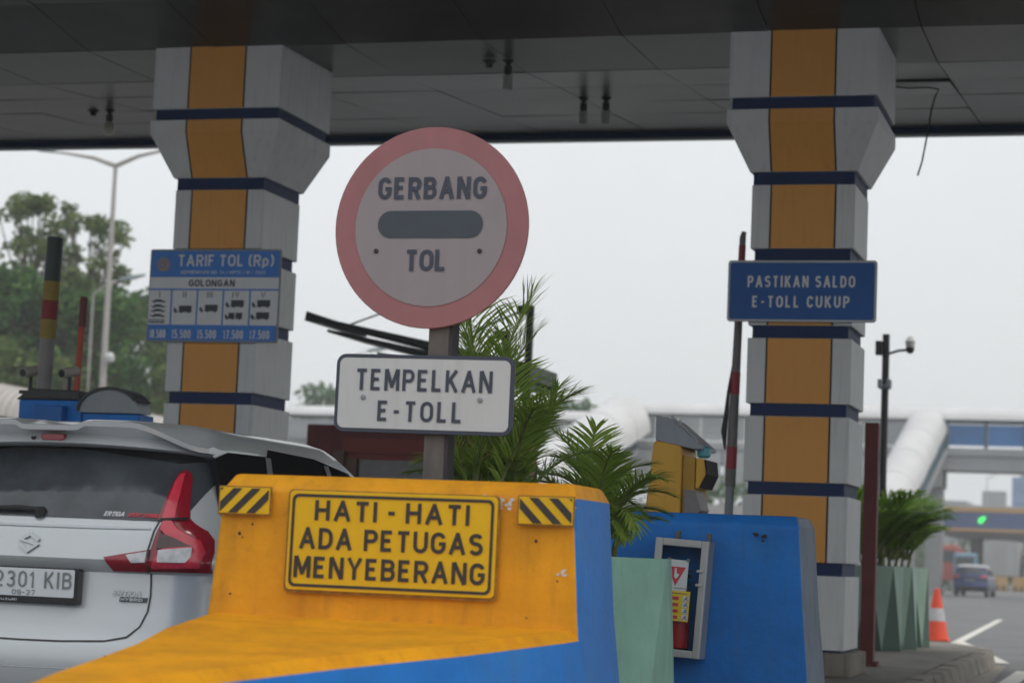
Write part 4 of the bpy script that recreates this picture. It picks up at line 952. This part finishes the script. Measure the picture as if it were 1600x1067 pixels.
for dx, y_, lb in ((-9.02, 16.3, 'small bullet camera left of the striped pole'), (-8.66, 16.3, 'pale bullet camera right of the striped pole')):
    t = thing('bullet_camera', lb, 'camera', (dx, y_, 2.30), group='bullet cameras on the blue housing')
    p = MB(); p.tube([(0, 0, 0), (0, 0, .14)], .016, 8); p.build('stalk', m_cctv, t)
    p = MB(); p.tube([(.03, .06, .19), (-.02, -.10, .155)], .043, 12); p.build('camera_body', m_tubeb, t, smooth=True)
    p = MB(); p.tube([(-.0195, -.10, .155), (-.022, -.108, .154)], .034, 12); p.build('lens', m_cctv, t)

# ------------------------------------------------------------------ booth and steel shelter
t = thing('toll_booth', 'maroon toll booth with dark window beyond the left pillar', 'toll booth', (-8.8, 25.0, .2))
p = MB(); p.box(-1.2, 1.2, 0, 2.0, 0, 2.42); p.build('wall', m_maroon, t, bevel=.01)
p = MB(); p.box(-.66, 1.0, -.02, .05, .7, 2.06); wn = p.build('window', m_redtrim, t); p = MB(); p.box(-.62, .96, -.03, -.021, .74, 2.0); p.build('pane', m_glass, wn)
p = MB(); p.box(-.70, 1.1, -.05, -.001, 2.08, 2.26); p.build('header_band', m_redtrim, t)
p = MB(); p.box(-.80, -.66, -.10, -.03, .3, 2.10); p.box(-.64, -.50, -.09, -.035, .3, 2.02); p.build('side_post', m_booth, t, bevel=.006)
p = MB(); p.box(-.42, 1.3, -.1, 2.1, 2.43, 2.52); p.build('roof', m_dsteel, t)
t = thing('steel_shelter', 'dark green steel louvre canopy on posts above the maroon booth', 'shelter', (-8.8, 25.2, .2))
def lv(nm, a, b, th, y0, y1):
    p = MB(); (x0, z0), (x1, z1) = a, b; p.prism_y([(x0, z0-th*.3), (x1, z1-th), (x1, z1), (x0, z0)], y0, y1); p.build(nm, m_dsteel, t, bevel=.004)
lv('louvre', (-1.36, 3.80), (1.5, 3.24), .13, 0, 1.5); lv('louvre', (-1.12, 3.63), (1.5, 3.13), .13, .1, 1.5); lv('louvre', (-.48, 3.36), (1.5, 3.05), .12, .2, 1.5)
p = MB(); p.prism_y([(-1.38, 3.72), (-1.36, 3.84), (-1.1, 3.76), (-1.12, 3.68)], -.02, 1.52); p.build('edge_cap', m_dsteel, t)
for px_, py_, hz in ((1.54, 0, 3.92), (.86, 1.3, 3.75)):
    p = MB(); p.box(px_-.04, px_+.04, py_-.04, py_+.04, 0, hz); p.box(px_-.16, px_+.04, py_-.035, py_+.035, hz-.1, hz+.01); p.build('post', m_dsteel, t)
p = MB(); p.tube([(1.42, 0, 3.86), (.7, .0, 3.55), (.4, 0, 3.43)], .014, 6); p.tube([(-.85, .2, 3.70), (-.15, .2, 3.95), (.75, 1.2, 3.72)], .012, 6); p.build('tie_rod', m_dsteel, t)

# ------------------------------------------------------------------ street lamps
def street_lamp(loc, label, h, arms, pr=.10):
    t = thing('street_lamp', label, 'street lamp', loc, group='street lamps beyond the toll lanes')
    p = MB(); p.tube([(0, 0, 0), (0, 0, h*.5), (0, 0, h)], [pr*1.25, pr, pr*.6], 12); p.build('pole', m_lampp, t, smooth=True)
    for dx, dz in arms:
        p = MB(); p.tube([(0, 0, h-.05), (dx*.35, 0, h+dz*.5), (dx*.8, 0, h+dz*.88), (dx, 0, h+dz)], [pr*.8, pr*.6, pr*.4, pr*.35], 8); a = p.build('arm', m_lampp, t, smooth=True)
        s_ = 1 if dx > 0 else -1
        p = MB(); p.loft([[(dx-s_*.1, -.07, h+dz-.04), (dx-s_*.1, .07, h+dz-.04), (dx-s_*.1, .07, h+dz+.07), (dx-s_*.1, -.07, h+dz+.07)], [(dx+s_*.45, -.14, h+dz+.02), (dx+s_*.45, .14, h+dz+.02), (dx+s_*.45, .12, h+dz+.18), (dx+s_*.45, -.12, h+dz+.18)], [(dx+s_*1.0, -.09, h+dz+.17), (dx+s_*1.0, .09, h+dz+.17), (dx+s_*1.0, .06, h+dz+.25), (dx+s_*1.0, -.06, h+dz+.25)]]); p.build('lamp_head', m_lamph, a, bevel=.02)
    return t
street_lamp((-30.75, 60, 0), 'tall twin armed street lamp between the trees and the left pillar', 12.6, ((-2.2, .42), (2.2, .5)))
street_lamp((-40.1, 77, 0), 'short single armed lamp curving out of the trees', 10.73, ((1.2, .53),), .06)
street_lamp((-34.3, 90, 0), 'single armed lamp faint behind the white sign', 9.45, ((1.1, .4),), .06)
t = thing('dome_camera', 'white dome camera on the tall street lamp', 'camera', (-30.62, 59.8, 6.6)); p = MB(); p.tube([(-.1, .1, .05), (.1, 0, .1)], .03, 6); p.build('bracket', m_cctvw, t); p = MB(); p.lathe([(.02, -.16), (.13, -.1), (.15, .05), (.08, .16), (.01, .18)], (.16, 0, 0), 12); p.build('dome', m_cctvw, t, smooth=True)

# ------------------------------------------------------------------ trees
def crown_mesh(rnd, clumps, leaf, per, flat_=.8):
    m_ = MB()
    for (cx, cy, cz, r_, mi) in clumps:
        n = int(per*r_*r_)
        for _ in range(n):
            d = Vector((rnd.gauss(0, 1), rnd.gauss(0, 1), rnd.gauss(0, 1))).normalized()*r_*(rnd.random()**.45)
            c = Vector((cx+d.x, cy+d.y, cz+d.z*flat_)); a = Vector((rnd.gauss(0, 1), rnd.gauss(0, 1), rnd.gauss(0, .7))).normalized()
            b = a.cross(Vector((rnd.gauss(0, 1), rnd.gauss(0, 1), rnd.gauss(0, 1)))).normalized(); s_ = leaf*rnd.uniform(.6, 1.3)
            m_.add([c-a*s_, c+b*s_*.5, c+a*s_, c-b*s_*.5], [(0, 1, 2, 3)], mi)
    return m_
def tree(name, label, loc, h, cw, leaf, mats, seed, nclump=26, per=70, base=.35, sparse=False, cr_=(.18, .30), group='trees beyond the toll lanes'):
    rnd = random.Random(seed); t = thing(name, label, 'tree', loc, group=group)
    trunk = MB(); tr = h*.022+.08
    trunk.tube([(0, 0, -.1), (.05*h*rnd.uniform(-.5, .5), 0, h*.2), (.05*h*rnd.uniform(-1, 1), .1, h*.45), (.05*h*rnd.uniform(-1, 1), .1, h*.8)], [tr*1.3, tr, tr*.75, tr*.2], 9)
    cl = []
    for k in range(nclump):
        v = rnd.random(); zz = h*(base+(1-base)*v); prof = math.sin(math.pi*(.18+.72*v))**.8
        a = rnd.random()*6.283; rad = cw*prof*math.sqrt(rnd.random())*(1.0 if not sparse else .9)
        r_ = cw*rnd.uniform(*cr_)
        zz = min(zz, h-r_*.6); cl.append((rad*math.cos(a), rad*math.sin(a), zz, r_, 1 if (len(mats) > 1 and rnd.random() < .16 and .25 < v < .75) else 0))
        if k % 2 == 0 or sparse: lt = .16 if sparse else .45; trunk.tube([(0, 0, zz*.55), (rad*.35*math.cos(a)+rnd.gauss(0, .2), rad*.35*math.sin(a), zz*.78), (rad*math.cos(a), rad*math.sin(a), zz)], [tr*lt, tr*lt*.6, tr*.06], 5)
    trunk.build('trunk', m_bark, t, smooth=True)
    crown_mesh(rnd, cl, leaf, per).build('crown', mats, t)
    return t
def again(src, loc, rz, s, label):
    c = copy_tree(src); c.location = loc; c.rotation_euler = (0, 0, rz); c.scale = (s, s, s); c['label'] = label; return c
T1 = tree('broadleaf_tree', 'tallest thin topped tree at the left edge', (-45.6, 82, 0), 15.5, 3.3, .17, [lf_olive], 2, 95, 190, .36, True, (.10, .20))
T2 = tree('broadleaf_tree', 'dense dark tree with rusty blossom behind the striped pole', (-45.2, 78, 0), 11.9, 3.6, .19, [lf_dark, lf_flower], 5, 60, 130, .18, cr_=(.22, .36))
T3 = tree('broadleaf_tree', 'olive tree right of the tall street lamp', (-40.4, 84, 0), 10.4, 3.0, .19, [lf_olive, lf_flower], 8, 46, 130, .15, cr_=(.2, .34))
again(T2, (-41.9, 79, 0), 2.0, .93, 'dense dark tree with rusty blossom beside the red boom')
again(T2, (-39.2, 88, 0), 4.1, .98, 'dense dark tree close to the tariff sign')
again(T3, (-37.2, 80, 0), 1.1, .82, 'small olive tree below the tariff sign')
again(T3, (-43.2, 76, 0), 3.3, .84, 'olive tree low behind the blue housing')
again(T2, (-49.4, 80, 0), .9, 1.05, 'dense dark tree cut by the left edge')
again(T2, (-46.8, 86, 0), 3.9, 1.03, 'dense dark tree filling the gap behind the thin topped tree')
again(T2, (-43.6, 86, 0), 5.2, 1.0, 'dense dark tree right behind the striped pole and red boom')
again(T3, (-41.0, 76, 0), 2.4, .78, 'olive tree low between the street lamp and the red boom')
again(T1, (-43.5, 83, 0), 2.2, .955, 'thin topped tree leaning right above the striped pole')
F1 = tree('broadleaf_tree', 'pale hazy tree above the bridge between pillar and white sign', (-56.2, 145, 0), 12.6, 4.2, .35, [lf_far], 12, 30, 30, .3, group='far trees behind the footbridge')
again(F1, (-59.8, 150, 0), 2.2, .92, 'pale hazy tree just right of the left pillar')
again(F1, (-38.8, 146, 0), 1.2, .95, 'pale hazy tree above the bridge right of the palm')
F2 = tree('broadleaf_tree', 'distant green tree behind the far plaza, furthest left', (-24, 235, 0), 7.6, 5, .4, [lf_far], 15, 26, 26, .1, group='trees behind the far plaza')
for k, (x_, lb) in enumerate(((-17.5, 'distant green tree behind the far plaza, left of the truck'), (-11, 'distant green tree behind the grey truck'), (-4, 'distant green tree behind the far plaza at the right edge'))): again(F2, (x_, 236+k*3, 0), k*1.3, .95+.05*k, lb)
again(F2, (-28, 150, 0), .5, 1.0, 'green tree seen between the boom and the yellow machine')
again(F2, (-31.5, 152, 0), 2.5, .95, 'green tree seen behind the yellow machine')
hg = MB(); rnd = random.Random(2)
hg = crown_mesh(rnd, [(-26.5+k*.9, 116.5, 4.9+rnd.uniform(-.1, .25), rnd.uniform(.7, 1.0), 0) for k in range(9)], .16, 90)
tag(hg.build('hedge', lf_dark), 'dark green hedge on top of the pale wall behind the boom', 'hedge')
mbw = MB(); mbw.box(-38, -15.5, 116, 117.2, 0, 4.35); tag(mbw.build('retaining_wall', m_wall), 'pale concrete wall under the hedge, behind the yellow machine', 'wall')
hv = crown_mesh(rnd, [(-13.6+k*.55, 121+rnd.uniform(-.4, .4), .45, .45, 0) for k in range(8)], .1, 200)
tag(hv.build('low_hedge', lf_dark), 'low green hedge at the foot of the bridge column', 'hedge')

# ------------------------------------------------------------------ footbridge
br = thing('footbridge', 'covered white footbridge crossing the road in the distance', 'footbridge', (0, 0, 0))
def barrel(mb, P, half, rise, n=12, mi=0, th=.06):
    loops = []
    for c in P:
        c = Vector(c); loops.append(c)
    rows = []
    for i, c in enumerate(loops):
        d = (loops[min(i+1, len(loops)-1)]-loops[max(i-1, 0)]); d.z = 0; d.normalize(); s_ = Vector((d.y, -d.x, 0))
        o = [c+s_*half*math.cos(math.pi*k/n)+Vector((0, 0, rise*math.sin(math.pi*k/n))) for k in range(n+1)]
        q = [c+s_*(half-th)*math.cos(math.pi*k/n)+Vector((0, 0, (rise-th)*math.sin(math.pi*k/n))) for k in range(n, -1, -1)]
        rows.append(o+q)
    mb.loft(rows, mi)
YB = 120
p = MB(); p.box(-70, 30, YB-1.5, YB+1.5, 6.65, 7.85); p.box(-70, 30, YB-1.62, YB-1.5, 7.45, 7.80); p.build('deck', m_bconc, br)
p = MB(); barrel(p, [(-29.2, YB, 9.35), (30, YB, 9.35)], 1.75, .75); p.build('roof', m_tube, br, smooth=True)
p = MB(); barrel(p, [(-70, YB, 8.85), (-29.3, YB, 8.85)], 1.7, .62); p.build('roof', m_tube, br, smooth=True)
p = MB(); k = 0; x_ = -10.6
while x_ < 30: p.box(x_+.07, x_+1.95, YB-1.45, YB-1.42, 7.98, 9.1); x_ += 2.05
p.build('window', m_bwin, br)
p = MB(); x_ = -10.63
while x_ < 30: p.box(x_-.09, x_+.09, YB-1.52, YB-1.40, 7.85, 9.42); x_ += 2.05
p.box(-10.7, 30, YB-1.54, YB-1.40, 9.28, 9.42); p.build('window_frame', m_bsteel, br)
p = MB(); x_ = -29
while x_ < -11.5: p.box(x_+.05, x_+1.15, YB-1.46, YB-1.42, 7.9, 9.25); p.box(x_+.05, x_+1.15, YB-1.60, YB-1.55, 5.2, 7.3); x_ += 1.25
p.build('mesh_panel', m_lattice, br)
p = MB(); x_ = -29
while x_ < -11.5: p.box(x_-.04, x_+.04, YB-1.50, YB-1.40, 7.85, 9.3); x_ += 1.25
for z in (8.35, 8.8): p.box(-29, -11.5, YB-1.49, YB-1.41, z-.03, z+.03)
p.build('railing', m_lampp, br)
p = MB(); p.box(-70, -29.4, YB-1.46, YB-1.40, 7.86, 8.6); p.build('side_screen', m_lattice, br)
for cx in (-11.25, -31, -52, 14): p = MB(); p.box(cx-.42, cx+.42, YB-1.2, YB-.2, 0, 6.65); p.box(cx-.42, cx+.42, YB-1.6, YB+1.2, 5.7, 6.64) ; p.build('column', m_bconc, br)
def stair_tube(A, B, label, wd=1.15):
    t = thing('covered_stair', label, 'covered stair', (0, 0, 0), group='tube covered stairs of the footbridge')
    A, B = Vector(A), Vector(B)
    n = 9; p = MB()
    for k in range(n):
        a, b = A.lerp(B, k/n), A.lerp(B, (k+.985)/n); o = .02*(k % 2); barrel(p, [a+Vector((0, 0, o)), b+Vector((0, 0, o))], wd-.015*(k % 2), wd*1.08, 12)
    p.build('tube_roof', m_tube, t, smooth=True)
    p = MB(); d = (B-A); dd = Vector((d.x, d.y, 0)).normalized(); s_ = Vector((dd.y, -dd.x, 0))
    for sg in (-1, 1):
        o = s_*sg*1.08; p.loft([[A+o+Vector((0, 0, -.05)), A+o*.94+Vector((0, 0, -.05)), A+o*.94+Vector((0, 0, -.9)), A+o+Vector((0, 0, -.9))], [B+o+Vector((0, 0, -.05)), B+o*.94+Vector((0, 0, -.05)), B+o*.94+Vector((0, 0, -.9)), B+o+Vector((0, 0, -.9))]])
    p.build('side_panel', m_bsteel, t)
    p = MB(); p.loft([[A+s_*q+Vector((0, 0, z)) for q, z in ((-1.15, -.95), (1.15, -.95), (1.15, -1.3), (-1.15, -1.3))], [B+s_*q+Vector((0, 0, z)) for q, z in ((-1.15, -.95), (1.15, -.95), (1.15, -1.3), (-1.15, -1.3))]]); p.build('stair_flight', m_bconc, t)
    for f_ in (.3, .85):
        c = A.lerp(B, f_); p = MB(); p.box(c.x-.22, c.x+.22, c.y-.22, c.y+.22, 0, c.z-1.2); p.build('support', m_bconc, t)
stair_tube((-11.75, 118.6, 8.75), (-12.9, 106.5, 3.0), 'white covered stair tube beside the blue bridge windows')
stair_tube((-28.6, 118.6, 8.3), (-32.2, 107, 3.0), 'white covered stair tube behind the palm', 1.9)
t = thing('walkway_tunnel', 'beige corrugated barrel walkway roof behind the blue housing', 'walkway', (0, 0, 0))
p = MB()
for k in range(70):
    a = Vector((-46+k*.26, 64, 6.61-.0423*k)); barrel(p, [a, a+Vector((.24, 0, 0))], 1.6-.02*(k % 2), 1.0, 10)
p.build('barrel_roof', m_tubeb, t, smooth=True)
p = MB(); p.box(-46, -27.6, 62.6, 62.7, 0, 3.6); p.build('side_wall', m_wall, t)
for cx in (-44, -38, -32): p = MB(); p.box(cx-.1, cx+.1, 65.3, 65.5, 0, 4.2); p.build('column', m_lampp, t)

# ------------------------------------------------------------------ far plaza, lorries, buildings
t = thing('far_toll_plaza', 'distant toll plaza canopy with orange edges and a green lane light', 'toll plaza', (-17.3, 190, 0))
p = MB(); p.box(0, 60, 0, 14, 5.05, 6.5); p.build('fascia', m_pnavy, t)
p = MB(); p.box(-.05, 60, -.06, 14, 6.5, 6.9); p.box(-.05, 60, -.06, 0, 4.85, 5.1); p.build('orange_edge', m_porange, t)
p = MB(); p.box(.2, 59.8, .2, 13.8, 4.4, 5.04); p.build('soffit', m_psoff, t)
for k in range(10): p = MB(); p.box(2.1+5.6*k, 3.3+5.6*k, 4, 5.2, 0, 4.5); p.build('column', m_psoff, t)
p = MB(); p.prism_y([(3.0, 5.55), (3.35, 5.55), (3.7, 6.1), (3.35, 6.15)], -.12, -.04); p.prism_y(circ(3.25, 5.78, .22, 12), -.16, -.125); p.build('lane_light', m_led, t)
t = thing('box_lorry', 'grey box lorry seen from behind under the far plaza', 'lorry', (-11.7, 182, 0))
p = MB(); p.box(-1.55, 1.25, 0, 9, 1.15, 3.95); p.build('cargo_box', m_trk, t, bevel=.05)
p = MB(); [p.box(a-.03, a+.03, -.05, -.005, 1.2, 3.9) for a in (-1.45, -.5, -.1, .3, 1.15)]; p.build('door_bar', m_lampp, t)
p = MB(); p.box(-1.3, 1.1, .3, 11, .75, 1.1); p.build('chassis', m_cctv, t)
p = MB(); p.box(-1.2, 1.0, 9.3, 11.2, 1.1, 3.2); p.build('cab', m_bl, t, bevel=.1)
for a, b in ((-1.15, 1.5), (.95, 1.5), (-1.15, 9.6), (.95, 9.6)):
    p = MB(); p.lathe([(.2, -.14), (.5, -.14), (.5, .14), (.2, .14)], n=18); o = p.build('wheel', m_rubber, t, smooth=True); o.location = (a, b, .5); o.rotation_euler = (0, R(90), 0)
t = thing('box_lorry', 'white box lorry cut by the right edge under the far plaza', 'lorry', (-8.6, 184, 0))
p = MB(); p.box(-1.2, 1.2, 0, 7, 1.1, 3.6); p.build('cargo_box', m_tube, t, bevel=.05); p = MB(); p.box(-1.1, 1.1, .2, 9, .6, 1.05); p.build('chassis', m_cctv, t); p = MB(); p.box(-1.1, 1.1, 7.2, 9, 1.1, 2.9); p.build('cab', m_bl, t, bevel=.1)
for a, b in ((-1, 1.3), (1, 1.3), (-1, 7.9), (1, 7.9)):
    p = MB(); p.lathe([(.2, -.14), (.5, -.14), (.5, .14), (.2, .14)], n=18); o = p.build('wheel', m_rubber, t, smooth=True); o.location = (a, b, .5); o.rotation_euler = (0, R(90), 0)
t = thing('parked_lorry', 'red lorry cab under the far plaza behind the blue car', 'lorry', (-16.5, 183, 0))
p = MB(); p.box(-1.1, 1.1, 0, 2.2, .6, 3.5); p.build('cab', m_redk, t, bevel=.12); p = MB(); p.box(-.95, .95, -.03, .0, 2.1, 3.1); p.build('windscreen', m_glass, t)
p = MB(); p.box(-1.15, 1.15, 2.5, 8, 1.0, 3.3); p.build('cargo_box', m_redk, t); 
for a in (-.95, .95): p = MB(); p.lathe([(.2, -.14), (.5, -.14), (.5, .14), (.2, .14)], n=18); o = p.build('wheel', m_rubber, t, smooth=True); o.location = (a, .8, .5); o.rotation_euler = (0, R(90), 0)
t = thing('parked_lorry', 'pale blue lorry cab between the red lorry and the grey box lorry', 'lorry', (-14.6, 181, 0))
p = MB(); p.box(-.9, .9, 0, 2, .6, 2.9); p.build('cab', m_bl, t, bevel=.15); p = MB(); p.box(-.75, .75, -.03, 0, 1.8, 2.6); p.build('windscreen', m_glass, t); p = MB(); p.box(-.95, .95, 2.2, 6, .9, 2.6); p.build('cargo_box', m_cctv, t)
for a in (-.8, .8): p = MB(); p.lathe([(.2, -.14), (.45, -.14), (.45, .14), (.2, .14)], n=18); o = p.build('wheel', m_rubber, t, smooth=True); o.location = (a, .8, .45); o.rotation_euler = (0, R(90), 0)
for k, (x_, lb) in enumerate(((-11.35, 'yellow and black road block left of its neighbour below the grey lorry'), (-9.55, 'yellow and black road block in the middle below the grey lorry'), (-7.75, 'yellow and black road block at the right edge'))):
    t = thing('road_block', lb, 'road block', (x_, 172, 0), group='yellow road blocks before the far plaza')
    p = MB(); p.prism_x([(-.3, 0), (.3, 0), (.18, 1.1), (-.18, 1.1)], -.72, .72); p.build('body', m_porange, t, bevel=.04)
    p = MB(); [p.box(a-.1, a+.1, -.33, -.31, .1, .4) for a in (-.45, 0, .45)]; p.build('stripe', m_cctv, t)
def tower(name, label, loc, w_, d_, h_, m_, rows, cols, wm):
    t = thing(name, label, 'building', loc); p = MB(); p.box(-w_/2, w_/2, 0, d_, 0, h_); p.build('wall', m_, t)
    p = MB()
    for r_ in range(rows):
        for c in range(cols):
            a = -w_/2+(c+.15)*w_/cols; z = (r_+.3)*h_/rows; p.box(a, a+.7*w_/cols, -.12, -.01, z, z+.5*h_/rows)
    p.build('window_bands', wm, t); p = MB(); p.box(-w_/2+1, -w_/2+4, 2, 5, h_, h_+2); p.build('rooftop_block', m_bgrey, t)
    return t
tower('office_tower', 'blue glass tower rising at the right edge beyond the bridge', (-11.5, 330, 0), 17, 12, 15.8, m_btower, 5, 6, mat('tower_bands', (.10, .20, .38), .25, var=.1, scale=.2))
tower('office_block', 'low grey building above the far plaza beside the blue tower', (-12.5, 290, 0), 20, 10, 10.2, m_bgrey, 4, 9, m_psoff)
tower('office_block', 'low grey building above the far plaza next to the bridge column', (-27, 280, 0), 9, 10, 10.4, m_bgrey, 4, 4, m_bgrey)
street_lamp((-18.6, 260, 0), 'far thin lamp curving above the far plaza', 12.5, ((4.5, 1.5),), .09)

# ------------------------------------------------------------------ haze
hz = MB(); hz.box(-110, 70, -15, 345, -1, 22); h_o = hz.build('haze', None); h_o.data.materials.clear()
hm = bpy.data.materials.new('haze_air'); hm.use_nodes = True; hn = hm.node_tree; hn.nodes.clear()
ho = hn.nodes.new('ShaderNodeOutputMaterial'); hp = hn.nodes.new('ShaderNodeVolumePrincipled'); hp.inputs['Density'].default_value = .0012; hp.inputs['Color'].default_value = (.97, .985, 1, 1)
hn.links.new(hp.outputs[0], ho.inputs['Volume']); h_o.data.materials.append(hm); tag(h_o, kind='stuff')
